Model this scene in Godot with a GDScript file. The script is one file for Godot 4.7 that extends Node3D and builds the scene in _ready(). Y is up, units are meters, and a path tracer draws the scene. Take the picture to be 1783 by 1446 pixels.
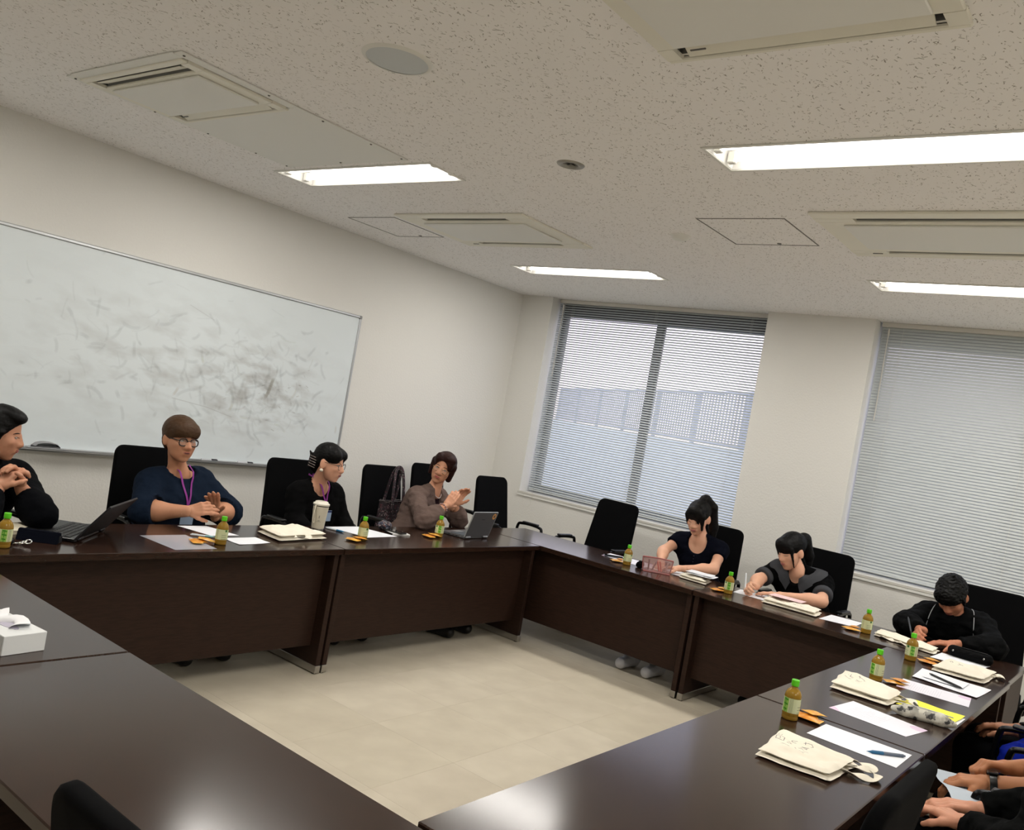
extends Node3D
# A conference room with a square of dark tables. Metres; y up. The inner far corner of the table square is the origin,
# x runs along the whiteboard wall towards the windows, z runs from the whiteboard wall into the room.

const T := 0.694        # height of the table tops
const H := 2.75         # height of the ceiling
const WZ := -1.87       # face of the whiteboard wall
const WX := 1.65        # face of the window wall
const XMIN := -7.0
const ZMAX := 6.4

var names := {}
var M := {}
var rng := RandomNumberGenerator.new()

func _ready():
	rng.seed = 7
	setup_camera()
	setup_light()
	setup_materials()
	build_room()
	build_ceiling_fittings()
	build_windows()
	build_tables()
	build_whiteboard()
	build_chairs()
	build_table_things()
	build_people()

func setup_camera():
	var yaw := 0.9065
	var pitch := -0.0004
	var roll := 0.1766
	var f := Vector3(sin(yaw) * cos(pitch), sin(pitch), -cos(yaw) * cos(pitch))
	var r := Vector3(cos(yaw), 0, sin(yaw))
	var u := r.cross(f)
	var r2 := r * cos(roll) + u * sin(roll)
	var u2 := u * cos(roll) - r * sin(roll)
	var cam := Camera3D.new()
	cam.name = "camera"
	add_child(cam)
	cam.transform = Transform3D(Basis(r2, u2, -f), Vector3(-5.0704, 1.5693, 3.5151))
	cam.fov = 50.755
	cam.near = 0.05
	cam.far = 200.0
	cam.current = true

const LAMP_X := [0.462, -1.843, -4.15]
const LAMP_Z := [-0.35, 2.445, 5.24]
const LAMP_ENERGY := 2.2
const LAMP_COLOR := Color(1.0, 0.985, 0.96)

func setup_light():
	var env := Environment.new()
	env.tonemap_mode = Environment.TONE_MAPPER_LINEAR
	env.tonemap_exposure = 1.0
	env.background_mode = Environment.BG_SKY
	var sky := Sky.new()
	var sm := ProceduralSkyMaterial.new()          # an overcast evening sky
	sm.sky_top_color = Color(0.80, 0.83, 0.92)
	sm.sky_horizon_color = Color(0.97, 0.90, 0.95)
	sm.ground_horizon_color = Color(0.62, 0.62, 0.62)
	sm.ground_bottom_color = Color(0.45, 0.45, 0.45)
	sm.energy_multiplier = 2.6
	sky.sky_material = sm
	env.sky = sky
	env.sdfgi_enabled = true
	env.ssao_enabled = true
	env.ssil_enabled = true
	var we := WorldEnvironment.new()
	we.name = "world_environment"
	we.environment = env
	add_child(we)
	for x in LAMP_X:
		for z in LAMP_Z:
			var a := AreaLight3D.new()
			a.name = "fluorescent_area_light"
			add_child(a, true)
			a.position = Vector3(x, H - 0.012, z)
			a.rotation = Vector3(-PI / 2, 0, 0)
			a.area_size = Vector2(0.2, 1.18)
			a.light_energy = LAMP_ENERGY
			a.light_color = LAMP_COLOR
			a.shadow_enabled = true
			a.area_range = 14.0
			a.area_attenuation = 2.0

# ---------------------------------------------------------------- naming

func numbered(called: String) -> String:
	var n: int = names.get(called, 0)
	names[called] = n + 1
	return called if n == 0 else "%s_%03d" % [called, n]

func tag(o, label := "", category := "", group := "", kind := ""):
	if label != "": o.set_meta("label", label)
	if category != "": o.set_meta("category", category)
	if group != "": o.set_meta("group", group)
	if kind != "": o.set_meta("kind", kind)
	return o

func thing(called: String, label: String, category: String, at := Vector3.ZERO, turn := 0.0, group := ""):
	var o := Node3D.new()
	o.name = numbered(called)
	add_child(o)
	o.position = at
	o.rotation.y = turn
	tag(o, label, category, group)
	return o

func put(mesh: Mesh, called: String, material: Material, parent = null, xf := Transform3D.IDENTITY):
	var o := MeshInstance3D.new()
	o.mesh = mesh
	o.material_override = material
	if parent == null:
		o.name = numbered(called)
		add_child(o)
	else:
		o.name = called
		parent.add_child(o, true)
	o.transform = xf
	return o

func build(st: SurfaceTool, called: String, material: Material, parent = null, xf := Transform3D.IDENTITY):
	return put(st.commit(), called, material, parent, xf)

func setting(o, kind_label := ""):
	o.set_meta("kind", "structure")
	if kind_label != "": o.set_meta("label", kind_label)
	return o

# ---------------------------------------------------------------- shapes

func begin() -> SurfaceTool:
	var st := SurfaceTool.new()
	st.begin(Mesh.PRIMITIVE_TRIANGLES)
	return st

func tri(st: SurfaceTool, a: Vector3, b: Vector3, c: Vector3):
	var n := (b - a).cross(c - a).normalized()
	for p in [a, c, b]:
		st.set_normal(n)
		st.add_vertex(p)

func quad(st: SurfaceTool, a: Vector3, b: Vector3, c: Vector3, d: Vector3):
	var n := (b - a).cross(d - a)
	if n.length() < 1e-12: n = (c - b).cross(d - b)
	n = n.normalized()
	for p in [a, c, b, a, d, c]:
		st.set_normal(n)
		st.add_vertex(p)

# box with chamfered edges; size is the whole size, at its centre
func bx(st: SurfaceTool, at: Vector3, size: Vector3, ch := 0.0, basis := Basis.IDENTITY):
	var h := size / 2
	var xf := Transform3D(basis, at)
	if ch <= 0.0:
		var c := []
		for i in 8:
			c.append(xf * Vector3(h.x if i & 1 else -h.x, h.y if i & 2 else -h.y, h.z if i & 4 else -h.z))
		quad(st, c[0], c[2], c[3], c[1]); quad(st, c[4], c[5], c[7], c[6])
		quad(st, c[0], c[4], c[6], c[2]); quad(st, c[1], c[3], c[7], c[5])
		quad(st, c[0], c[1], c[5], c[4]); quad(st, c[2], c[6], c[7], c[3])
		return
	ch = minf(ch, minf(h.x, minf(h.y, h.z)) * 0.95)
	# P[axis][corner]: corner of the face across that axis, drawn in on the other two
	var P := [[], [], []]
	for i in 8:
		var s := Vector3(1 if i & 1 else -1, 1 if i & 2 else -1, 1 if i & 4 else -1)
		for a in 3:
			var v := Vector3(h.x - ch, h.y - ch, h.z - ch)
			v[a] = h[a]
			P[a].append(xf * (v * s))
	var F0: Array = P[0]
	var F1: Array = P[1]
	var F2: Array = P[2]
	quad(st, F2[0], F2[2], F2[3], F2[1]); quad(st, F2[4], F2[5], F2[7], F2[6])
	quad(st, F0[0], F0[4], F0[6], F0[2]); quad(st, F0[1], F0[3], F0[7], F0[5])
	quad(st, F1[0], F1[1], F1[5], F1[4]); quad(st, F1[2], F1[6], F1[7], F1[3])
	var centre := xf.origin
	for i in 8:
		for a in 3:
			var j := i ^ (1 << a)
			if j < i: continue
			var b := (a + 1) % 3
			var c2 := (a + 2) % 3
			outq(st, P[b][i], P[b][j], P[c2][j], P[c2][i], centre)
		outt(st, P[0][i], P[1][i], P[2][i], centre)

func outq(st: SurfaceTool, a: Vector3, b: Vector3, c: Vector3, d: Vector3, inside: Vector3):
	if (b - a).cross(c - a).dot(a - inside) < 0: quad(st, a, d, c, b)
	else: quad(st, a, b, c, d)

func outt(st: SurfaceTool, a: Vector3, b: Vector3, c: Vector3, inside: Vector3):
	if (b - a).cross(c - a).dot(a - inside) < 0: tri(st, a, c, b)
	else: tri(st, a, b, c)

func box_mesh(size: Vector3, ch := 0.0) -> ArrayMesh:
	var st := begin()
	bx(st, Vector3.ZERO, size, ch)
	return st.commit()

# smooth grid of points: rows of equal length; closed_u joins the ends of each row
func grid_mesh(rows: Array, closed_u := false, uv := true, st: SurfaceTool = null, flip := false) -> SurfaceTool:
	if st == null: st = begin()
	var nr := rows.size()
	var nc: int = rows[0].size()
	var N := []
	for i in nr:
		var nrow := []
		for j in nc:
			var up: Vector3 = rows[mini(i + 1, nr - 1)][j] - rows[maxi(i - 1, 0)][j]
			var jl := j - 1
			var jr := j + 1
			if closed_u:
				jl = (j - 1 + nc) % nc
				jr = (j + 1) % nc
			else:
				jl = maxi(jl, 0)
				jr = mini(jr, nc - 1)
			var ac: Vector3 = rows[i][jr] - rows[i][jl]
			var n := up.cross(ac)
			if n.length() < 1e-12:
				var ii := 1 if i == 0 else nr - 2
				var s := Vector3.ZERO
				for q in nc: s += rows[ii][q]
				n = rows[i][j] - s / nc
				if flip: n = -n
			nrow.append(n.normalized() * (-1.0 if flip else 1.0))
		N.append(nrow)
	var last := nc if closed_u else nc - 1
	for i in nr - 1:
		for j in last:
			var j2 := (j + 1) % nc
			var idx := [[i, j, j], [i, j2, j + 1], [i + 1, j2, j + 1], [i + 1, j, j]]
			var order := [0, 1, 2, 0, 2, 3] if not flip else [0, 2, 1, 0, 3, 2]
			for o in order:
				var q: Array = idx[o]
				st.set_normal(N[q[0]][q[1]])
				if uv: st.set_uv(Vector2(float(q[2]) / float(last), float(q[0]) / float(nr - 1)))
				st.add_vertex(rows[q[0]][q[1]])
	return st

# profile of (radius, height) from bottom to top, turned round y
func lathe(profile: Array, segs := 24, st: SurfaceTool = null, at := Transform3D.IDENTITY, uv := true) -> SurfaceTool:
	var rows := []
	for p in profile:
		var row := []
		for k in segs:
			var a := TAU * k / segs
			row.append(at * Vector3(cos(a) * p[0], p[1], -sin(a) * p[0]))
		rows.append(row)
	return grid_mesh(rows, true, uv, st, true)

# tube along points, radius a number or an array; flat squashes it across (towards the given axis)
func tube(path: Array, radius, sides := 8, st: SurfaceTool = null, closed := false) -> SurfaceTool:
	var rows := []
	var n := path.size()
	var ref := Vector3.UP
	var prev := Vector3.ZERO
	for i in n:
		var a: Vector3 = path[(i - 1 + n) % n] if closed else path[maxi(i - 1, 0)]
		var b: Vector3 = path[(i + 1) % n] if closed else path[mini(i + 1, n - 1)]
		var d := (b - a).normalized()
		var side := prev
		if i == 0:
			side = d.cross(ref)
			if side.length() < 0.1: side = d.cross(Vector3.RIGHT)
		side = (side - d * side.dot(d)).normalized()
		prev = side
		var up := side.cross(d).normalized()
		var r: float = radius[i] if radius is Array else radius
		var row := []
		for k in sides:
			var t := TAU * k / sides
			row.append(path[i] + (side * cos(t) + up * sin(t)) * r)
		rows.append(row)
	if closed:
		rows.append(rows[0].duplicate())
	else:
		var c0 := []
		var c1 := []
		for k in sides:
			c0.append(path[0])
			c1.append(path[n - 1])
		rows.push_front(c0)
		rows.push_back(c1)
	return grid_mesh(rows, true, false, st, true)

func smooth_path(pts: Array, per := 6, closed := false) -> Array:
	var out := []
	var n := pts.size()
	var count := n if closed else n - 1
	for i in count:
		var p0: Vector3 = pts[(i - 1 + n) % n] if closed else pts[maxi(i - 1, 0)]
		var p1: Vector3 = pts[i]
		var p2: Vector3 = pts[(i + 1) % n]
		var p3: Vector3 = pts[(i + 2) % n] if closed else pts[mini(i + 2, n - 1)]
		for k in per:
			var t := float(k) / per
			out.append(0.5 * (2.0 * p1 + (p2 - p0) * t + (2.0 * p0 - 5.0 * p1 + 4.0 * p2 - p3) * t * t + (3.0 * p1 - p0 - 3.0 * p2 + p3) * t * t * t))
	if not closed: out.append(pts[n - 1])
	return out

# flat outline (x, y) extruded along z by depth, with a chamfer
func slab(outline: PackedVector2Array, depth: float, ch := 0.0, st: SurfaceTool = null, xf := Transform3D.IDENTITY) -> SurfaceTool:
	if st == null: st = begin()
	var o := outline
	if Geometry2D.is_polygon_clockwise(o):
		o = o.duplicate()
		o.reverse()
	var inner := o
	if ch > 0.0:
		var off := Geometry2D.offset_polygon(o, -ch, Geometry2D.JOIN_MITER)
		if off.size() == 1 and off[0].size() == o.size():
			var q: PackedVector2Array = off[0]
			if Geometry2D.is_polygon_clockwise(q): q.reverse()
			var best := 0
			for i in q.size():
				if q[i].distance_to(o[0]) < q[best].distance_to(o[0]): best = i
			inner = PackedVector2Array()
			for i in q.size(): inner.append(q[(i + best) % q.size()])
		else:
			ch = 0.0
	var n := o.size()
	var h := depth / 2
	var P := func(v: Vector2, z: float): return xf * Vector3(v.x, v.y, z)
	for i in n:
		var j := (i + 1) % n
		quad(st, P.call(o[i], -h + ch), P.call(o[j], -h + ch), P.call(o[j], h - ch), P.call(o[i], h - ch))
		if ch > 0.0:
			quad(st, P.call(o[i], h - ch), P.call(o[j], h - ch), P.call(inner[j], h), P.call(inner[i], h))
			quad(st, P.call(inner[i], -h), P.call(inner[j], -h), P.call(o[j], -h + ch), P.call(o[i], -h + ch))
	var tr := Geometry2D.triangulate_polygon(inner)
	for i in range(0, tr.size(), 3):
		var a: Vector2 = inner[tr[i]]
		var b: Vector2 = inner[tr[i + 1]]
		var c: Vector2 = inner[tr[i + 2]]
		if (b - a).cross(c - a) < 0:
			var t := b
			b = c
			c = t
		tri(st, P.call(a, h), P.call(b, h), P.call(c, h))
		tri(st, P.call(a, -h), P.call(c, -h), P.call(b, -h))
	return st

func round_rect(w: float, h: float, r: float, per := 5, w_top := -1.0) -> PackedVector2Array:
	var out := PackedVector2Array()
	if w_top < 0: w_top = w
	for c in [[w_top / 2 - r, h / 2 - r, 0.0], [-w_top / 2 + r, h / 2 - r, PI / 2], [-w / 2 + r, -h / 2 + r, PI], [w / 2 - r, -h / 2 + r, PI * 1.5]]:
		for k in per + 1:
			var a: float = c[2] + PI / 2 * k / per
			out.append(Vector2(c[0] + cos(a) * r, c[1] + sin(a) * r))
	return out

# ---------------------------------------------------------------- materials

func mat(c: Color, rough := 0.6, metal := 0.0, spec := 0.5) -> StandardMaterial3D:
	var m := StandardMaterial3D.new()
	m.albedo_color = c
	m.roughness = rough
	m.metallic = metal
	m.metallic_specular = spec
	return m

func noise_tex(freq: float, size := 256, octaves := 3, ramp = null, normal := false, strength := 4.0, seed_value := 1) -> NoiseTexture2D:
	var n := FastNoiseLite.new()
	n.seed = seed_value
	n.noise_type = FastNoiseLite.TYPE_SIMPLEX_SMOOTH
	n.frequency = freq
	n.fractal_octaves = octaves
	var t := NoiseTexture2D.new()
	t.width = size
	t.height = size
	t.seamless = true
	t.noise = n
	if normal:
		t.as_normal_map = true
		t.bump_strength = strength
	if ramp != null:
		var g := Gradient.new()
		g.set_color(0, ramp[0])
		g.set_color(1, ramp[1])
		t.color_ramp = g
	return t

func tri_world(m: StandardMaterial3D, scale: float, world := true):
	m.uv1_triplanar = true
	m.uv1_world_triplanar = world
	m.uv1_scale = Vector3.ONE * scale
	return m

func cloth(c: Color, scale := 60.0, bump := 0.5, rough := 0.95) -> StandardMaterial3D:
	var m := mat(c, rough, 0.0, 0.2)
	m.normal_enabled = true
	m.normal_texture = M.weave
	m.normal_scale = bump
	tri_world(m, scale, false)
	return m

func stroke(img: Image, pts: Array, c: Color, w := 1.0):
	# a pen line through the points, blended onto the picture
	for i in pts.size() - 1:
		var a: Vector2 = pts[i]
		var b: Vector2 = pts[i + 1]
		var steps := int(maxf(1.0, a.distance_to(b) / 0.7))
		for s in steps + 1:
			var p := a.lerp(b, float(s) / steps)
			var r := int(ceil(w))
			for dy in range(-r, r + 1):
				for dx in range(-r, r + 1):
					var x := int(round(p.x)) + dx
					var y := int(round(p.y)) + dy
					if x < 0 or y < 0 or x >= img.get_width() or y >= img.get_height(): continue
					var d := Vector2(x, y).distance_to(p)
					var k := clampf(w + 0.5 - d, 0.0, 1.0) * c.a
					if k > 0.0: img.set_pixel(x, y, img.get_pixel(x, y).lerp(Color(c.r, c.g, c.b), k))

func picture(img: Image, rough := 0.7) -> StandardMaterial3D:
	var m := mat(Color.WHITE, rough)
	m.albedo_texture = ImageTexture.create_from_image(img)
	return m

func setup_materials():
	M.weave = noise_tex(0.12, 128, 2, null, true, 3.0, 3)
	var fine := noise_tex(0.06, 256, 3, null, true, 2.0, 5)
	# wallpaper: embossed off-white vinyl
	M.wall = mat(Color(0.885, 0.88, 0.86), 0.85, 0.0, 0.3)
	M.wall.normal_enabled = true
	M.wall.normal_texture = fine
	M.wall.normal_scale = 0.35
	tri_world(M.wall, 3.0)
	M.trim = mat(Color(0.82, 0.81, 0.78), 0.5)
	M.baseboard = mat(Color(0.42, 0.40, 0.37), 0.6)
	M.ceiling = ceiling_material()
	M.white_paint = mat(Color(0.90, 0.90, 0.88), 0.5)
	M.cream_plastic = mat(Color(0.91, 0.90, 0.85), 0.45)
	M.grey_line = mat(Color(0.42, 0.41, 0.39), 0.6)
	M.alu = mat(Color(0.74, 0.75, 0.76), 0.35, 0.85)
	M.steel = mat(Color(0.72, 0.71, 0.69), 0.28, 1.0)
	M.chrome = mat(Color(0.8, 0.8, 0.8), 0.12, 1.0)
	M.window_frame = mat(Color(0.30, 0.30, 0.30), 0.45, 0.3)
	M.slat = mat(Color(0.75, 0.77, 0.77), 0.5)
	M.glass = mat(Color(0.92, 0.96, 0.96, 0.12), 0.02)
	M.glass.transparency = BaseMaterial3D.TRANSPARENCY_ALPHA
	M.wood = wood_material(Color(0.155, 0.102, 0.078), Color(0.205, 0.137, 0.105), 0.16)
	M.wood_panel = M.wood.duplicate()            # the same board, without the table top's polish
	M.wood_panel.roughness = 0.5
	M.wood_panel.metallic_specular = 0.3
	M.duct = mat(Color(0.55, 0.55, 0.54), 0.7)
	M.black_mesh = cloth(Color(0.022, 0.023, 0.028), 90.0, 0.6, 0.9)
	M.black_plastic = mat(Color(0.025, 0.025, 0.028), 0.4)
	M.black_tube = mat(Color(0.10, 0.10, 0.105), 0.25, 0.7)
	M.floor_tiles = []
	for k in 4:
		var m := mat([Color(0.785, 0.75, 0.675), Color(0.778, 0.743, 0.667), Color(0.79, 0.755, 0.682), Color(0.782, 0.745, 0.672)][k], 0.75, 0.0, 0.35)
		m.albedo_texture = M.get("floor_noise", noise_tex(0.012, 256, 4, [Color(0.94, 0.935, 0.93), Color(1, 1, 1)], false, 1.0, 11))
		M.floor_noise = m.albedo_texture
		tri_world(m, 1.1)
		m.uv1_offset = Vector3(0.37 * k, 0.21 * k, 0.53 * k)
		M.floor_tiles.append(m)
	M.floor_base = mat(Color(0.62, 0.57, 0.47), 0.9)
	M.paper = mat(Color(0.90, 0.91, 0.93), 0.8, 0.0, 0.3)
	M.canvas = cloth(Color(0.91, 0.885, 0.82), 120.0, 0.35, 0.95)

func ceiling_material() -> StandardMaterial3D:
	# rock-wool board: pale, with short worm-like pits
	var n := 1024
	var img := Image.create(n, n, false, Image.FORMAT_RGB8)
	img.fill(Color(0.965, 0.96, 0.955))
	var r := RandomNumberGenerator.new()
	r.seed = 21
	for k in 3400:
		var p := Vector2(r.randf() * n, r.randf() * n)
		var a := r.randf_range(-0.9, 0.9) + (PI if r.randf() < 0.5 else 0.0)
		var steps := r.randi_range(2, 10)
		var w := 2 if r.randf() < 0.3 else 1
		var dark := r.randf_range(0.30, 0.75)
		var c := Color(0.82, 0.80, 0.77).lerp(Color(0.42, 0.40, 0.38), dark)
		for s in steps:
			for dx in w:
				for dy in w:
					img.set_pixel(posmod(int(p.x) + dx, n), posmod(int(p.y) + dy, n), c)
			p += Vector2(cos(a), sin(a)) * 1.3
			a += r.randf_range(-0.5, 0.5)
	var m := mat(Color.WHITE, 0.95, 0.0, 0.2)
	m.albedo_texture = ImageTexture.create_from_image(img)
	tri_world(m, 1.0 / 1.3)
	return m

func wood_material(dark: Color, light: Color, rough: float) -> StandardMaterial3D:
	# fine straight grain along x
	if not M.has("grain"):
		var n := 512
		var img := Image.create(n, n, false, Image.FORMAT_L8)
		var fn := FastNoiseLite.new()
		fn.seed = 4
		fn.frequency = 1.0
		fn.fractal_octaves = 3
		for y in n:
			for x in n:
				var u := TAU * x / n
				var v := fn.get_noise_3d(cos(u) * 1.1, sin(u) * 1.1, y * 0.11)
				img.set_pixel(x, y, Color.from_hsv(0, 0, clampf(0.5 + 0.75 * v, 0, 1)))
		M.grain = img
	var g: Image = M.grain
	var col := Image.create(g.get_width(), g.get_height(), false, Image.FORMAT_RGB8)
	for y in g.get_height():
		for x in g.get_width():
			col.set_pixel(x, y, dark.lerp(light, g.get_pixel(x, y).r))
	var m := mat(Color.WHITE, rough, 0.0, 0.5)
	m.albedo_texture = ImageTexture.create_from_image(col)
	tri_world(m, 1.6, false)
	return m

# ---------------------------------------------------------------- the room

func wall_box(called: String, lo: Vector3, hi: Vector3, m: Material):
	return setting(put(box_mesh(hi - lo), called, m, null, Transform3D(Basis.IDENTITY, (lo + hi) / 2)))

const W1 := [-1.5, 0.655]     # the window openings along z
const W2 := [1.5, 3.65]
const SILL := 0.855
const XOUT := 1.98            # outer face of the window wall

func build_room():
	# floor: carpet tiles laid on a screed
	var fl = setting(put(box_mesh(Vector3(WX + 0.35 - XMIN, 0.1, ZMAX - WZ + 0.3)), "floor", M.floor_base, null, Transform3D(Basis.IDENTITY, Vector3((WX + 0.35 + XMIN) / 2, -0.054, (WZ + ZMAX) / 2))), "beige carpet tile floor")
	var tile := box_mesh(Vector3(0.4994, 0.004, 0.4994), 0.0003)
	var fx := XMIN
	var i := 0
	while fx < WX - 0.02:
		var fz := WZ
		var w := minf(0.5, WX - fx)
		while fz < ZMAX - 0.02:
			var d := minf(0.5, ZMAX - fz)
			var tm: Mesh = tile
			if w < 0.49 or d < 0.49: tm = box_mesh(Vector3(w - 0.0006, 0.004, d - 0.0006), 0.0003)
			var o = put(tm, "carpet_tile", M.floor_tiles[rng.randi() % 4], fl)
			o.position = Vector3(fx + w / 2, -0.002, fz + d / 2) - fl.position
			fz += 0.5
		fx += 0.5
	# walls with thickness
	wall_box("wall_back", Vector3(XMIN - 0.15, 0, WZ - 0.15), Vector3(XOUT, H, WZ), M.wall)
	wall_box("wall_left", Vector3(XMIN - 0.15, 0, WZ), Vector3(XMIN, H, ZMAX + 0.15), M.wall)
	wall_box("wall_front", Vector3(XMIN, 0, ZMAX), Vector3(XOUT, H, ZMAX + 0.15), M.wall)
	# window wall: parapet and piers in one shell
	var st := begin()
	var cols := [[WZ, W1[0]], [W1[1], W2[0]], [W2[1], ZMAX]]
	for c in cols:
		bx(st, Vector3((WX + XOUT) / 2, H / 2, (c[0] + c[1]) / 2), Vector3(XOUT - WX, H, c[1] - c[0]))
	for c in [W1, W2]:
		bx(st, Vector3((WX + XOUT) / 2, SILL / 2, (c[0] + c[1]) / 2), Vector3(XOUT - WX, SILL, c[1] - c[0]))
	setting(build(st, "wall_right", M.wall), "off-white window wall with piers between two windows")
	# baseboards
	wall_box("baseboard_back", Vector3(XMIN, 0.0, WZ), Vector3(WX, 0.06, WZ + 0.008), M.baseboard)
	wall_box("baseboard_right", Vector3(WX - 0.008, 0.0, WZ + 0.008), Vector3(WX, 0.06, ZMAX), M.baseboard)
	# ceiling with openings for the fittings
	var c := CSGBox3D.new()
	c.name = "ceiling"
	c.size = Vector3(XOUT - XMIN + 0.3, 0.16, ZMAX - WZ + 0.3)
	c.position = Vector3((XOUT + XMIN) / 2, H + 0.08, (WZ + ZMAX) / 2)
	c.material = M.ceiling
	setting(c, "pale acoustic board ceiling with dark flecks")
	for x in LAMP_X:
		for z in LAMP_Z:
			hole(c, Vector3(x, H, z), Vector3(0.262, 0.14, 1.262))
	for a in AC2: hole(c, Vector3(a[0], H, a[1]), Vector3(0.70, 0.2, 1.0))
	for a in AC1: hole(c, Vector3(a[0], H, a[1]), Vector3(0.48, 0.2, 0.78))
	hole(c, Vector3(-1.862, H, 1.083), Vector3(0.074, 0.1, 0.074))
	add_child(c)

func hole(c, at: Vector3, size: Vector3):
	var h := CSGBox3D.new()
	h.operation = CSGShape3D.OPERATION_SUBTRACTION
	h.size = size
	h.position = at - c.position
	h.name = "opening"
	h.material = M.duct
	c.add_child(h, true)

const AC2 := [[-0.715, -0.325], [-0.715, 2.475]]
const AC1 := [[-3.0, -0.305], [-3.0, 2.49]]

func build_ceiling_fittings():
	# recessed twin-tube fluorescent fittings
	var lamp_m := mat(Color(1, 1, 1), 0.4)
	lamp_m.emission_enabled = true
	lamp_m.emission = Color(1.0, 0.97, 0.93)
	lamp_m.emission_energy_multiplier = 7.0
	var reflector := mat(Color(0.93, 0.93, 0.92), 0.35)
	var proto = null
	var where := {
		"0_0": "slim fluorescent ceiling light farthest along, close to the first blind",
		"0_1": "fluorescent ceiling light over the window tables, in front of the second blind",
		"0_2": "fluorescent ceiling light at the unseen end of the window row",
		"1_0": "fluorescent ceiling light at the end of the long cover plate",
		"1_1": "largest fluorescent ceiling light in view, cut by the picture edge",
		"1_2": "fluorescent ceiling light at the unseen end of the middle row",
		"2_0": "fluorescent ceiling light of the third row by the whiteboard wall",
		"2_1": "fluorescent ceiling light of the third row over the table corner",
		"2_2": "fluorescent ceiling light of the third row behind the camera"}
	for ix in 3:
		for iz in 3:
			var o
			if proto == null:
				o = thing("ceiling_light", where["0_0"], "light", Vector3.ZERO, 0.0, "fluorescent ceiling lights")
				proto = o
				var st := begin()   # flange round the opening, just below the ceiling
				for s in [-1, 1]:
					bx(st, Vector3(s * 0.1375, -0.003, 0), Vector3(0.017, 0.006, 1.29), 0.002)
					bx(st, Vector3(0, -0.003, s * 0.6365), Vector3(0.258, 0.006, 0.017), 0.002)
				build(st, "frame", M.white_paint, o)
				st = begin()        # white trough
				var rows := []
				for z in [-0.628, 0.628]:
					var row := []
					for p in [[-0.129, 0.0], [-0.121, 0.055], [-0.07, 0.066], [0.0, 0.05], [0.07, 0.066], [0.121, 0.055], [0.129, 0.0]]:
						row.append(Vector3(p[0], p[1], z))
					rows.append(row)
				grid_mesh(rows, false, false, st)
				for s in [-1, 1]:
					bx(st, Vector3(0, 0.032, s * 0.629), Vector3(0.256, 0.064, 0.002))
				build(st, "reflector", reflector, o)
				for s in [-1, 1]:
					var tb = build(tube([Vector3(s * 0.066, 0.028, -0.585), Vector3(s * 0.066, 0.028, 0.585)], 0.0155, 12), "tube", lamp_m, o)
					tb.set_meta("label", "glowing fluorescent tube")
					for e in [-1, 1]:
						st = begin()
						bx(st, Vector3(s * 0.066, 0.028, e * 0.604), Vector3(0.03, 0.05, 0.034), 0.004)
						build(st, "socket", M.white_paint, o)
			else:
				o = proto.duplicate()
				o.name = numbered("ceiling_light")
				add_child(o)
			o.position = Vector3(LAMP_X[ix], H, LAMP_Z[iz])
			o.set_meta("label", where["%d_%d" % [ix, iz]])
	# two-way cassettes
	var lab2 := ["cream two-slot ceiling air conditioner between the two access panels", "cream two-slot ceiling air conditioner cut by the picture edge, beside an access panel"]
	for k in 2:
		var o = thing("ceiling_air_conditioner", lab2[k], "air conditioner", Vector3(AC2[k][0], H, AC2[k][1]), 0.0, "two-slot air conditioners")
		cassette(o, 0.785, 1.09, [[-0.315, -0.255, 0.72], [0.275, 0.325, 0.72]], -0.215, 0.20, 0.86)
	# one-way units with a swinging flap
	var lab1 := ["white ceiling air conditioner with open flaps, next to the long cover plate", "large ceiling air conditioner at the picture's upper edge with an open outlet"]
	for k in 2:
		var o = thing("ceiling_air_conditioner", lab1[k], "air conditioner", Vector3(AC1[k][0], H, AC1[k][1]), 0.0, "flap air conditioners")
		cassette(o, 0.54, 0.86, [[-0.235, -0.165, 0.755], [0.18, 0.25, 0.755]], -0.145, 0.16, 0.72)
		for s in [[-0.2, 0.35], [0.215, -0.35]]:
			var st := begin()
			bx(st, Vector3.ZERO, Vector3(0.05, 0.005, 0.70), 0.001, Basis(Vector3(0, 0, 1), s[1]))
			build(st, "flap", M.cream_plastic, o, Transform3D(Basis.IDENTITY, Vector3(s[0], -0.003, 0)))
	# screwed cover plate beside the first unit: a frame round the unit and a plate towards the light
	var cp = thing("cover_plate", "long white steel cover plate screwed to the ceiling beside the flap air conditioner", "cover plate", Vector3(-2.68, H - 0.001, -0.29))
	var st2 := begin()
	bx(st2, Vector3(0.29, -0.003, 0), Vector3(0.70, 0.006, 0.975), 0.0015)
	build(st2, "plate", M.white_paint, cp)
	st2 = begin()
	for s in [-1, 1]:
		bx(st2, Vector3(-0.345, -0.003, s * 0.46), Vector3(0.57, 0.006, 0.055), 0.0015)
	bx(st2, Vector3(-0.612, -0.003, 0), Vector3(0.05, 0.006, 0.865), 0.0015)
	build(st2, "surround", M.white_paint, cp)
	var screw := lathe([[0.0, 0.0], [0.006, 0.0], [0.005, 0.003], [0.0, 0.003]], 8).commit()
	for p in [[-0.6, -0.46], [-0.6, 0.46], [-0.2, -0.47], [-0.2, 0.47], [0.1, -0.47], [0.1, 0.47], [0.4, -0.47], [0.4, 0.47], [0.61, -0.47], [0.61, 0.47], [0.61, 0.0]]:
		put(screw, "screw", M.grey_line, cp, Transform3D(Basis(Vector3(1, 0, 0), PI), Vector3(p[0], -0.006, p[1])))
	# round ceiling speaker
	var sp = thing("ceiling_speaker", "round flush grey ceiling speaker with a white rim", "speaker", Vector3(-2.99, H, 1.09))
	build(lathe([[0.113, -0.0075], [0.124, -0.007], [0.13, 0.0]], 40), "rim", M.white_paint, sp)
	var gm := mat(Color(0.80, 0.82, 0.83), 0.6)
	gm.normal_enabled = true
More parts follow.
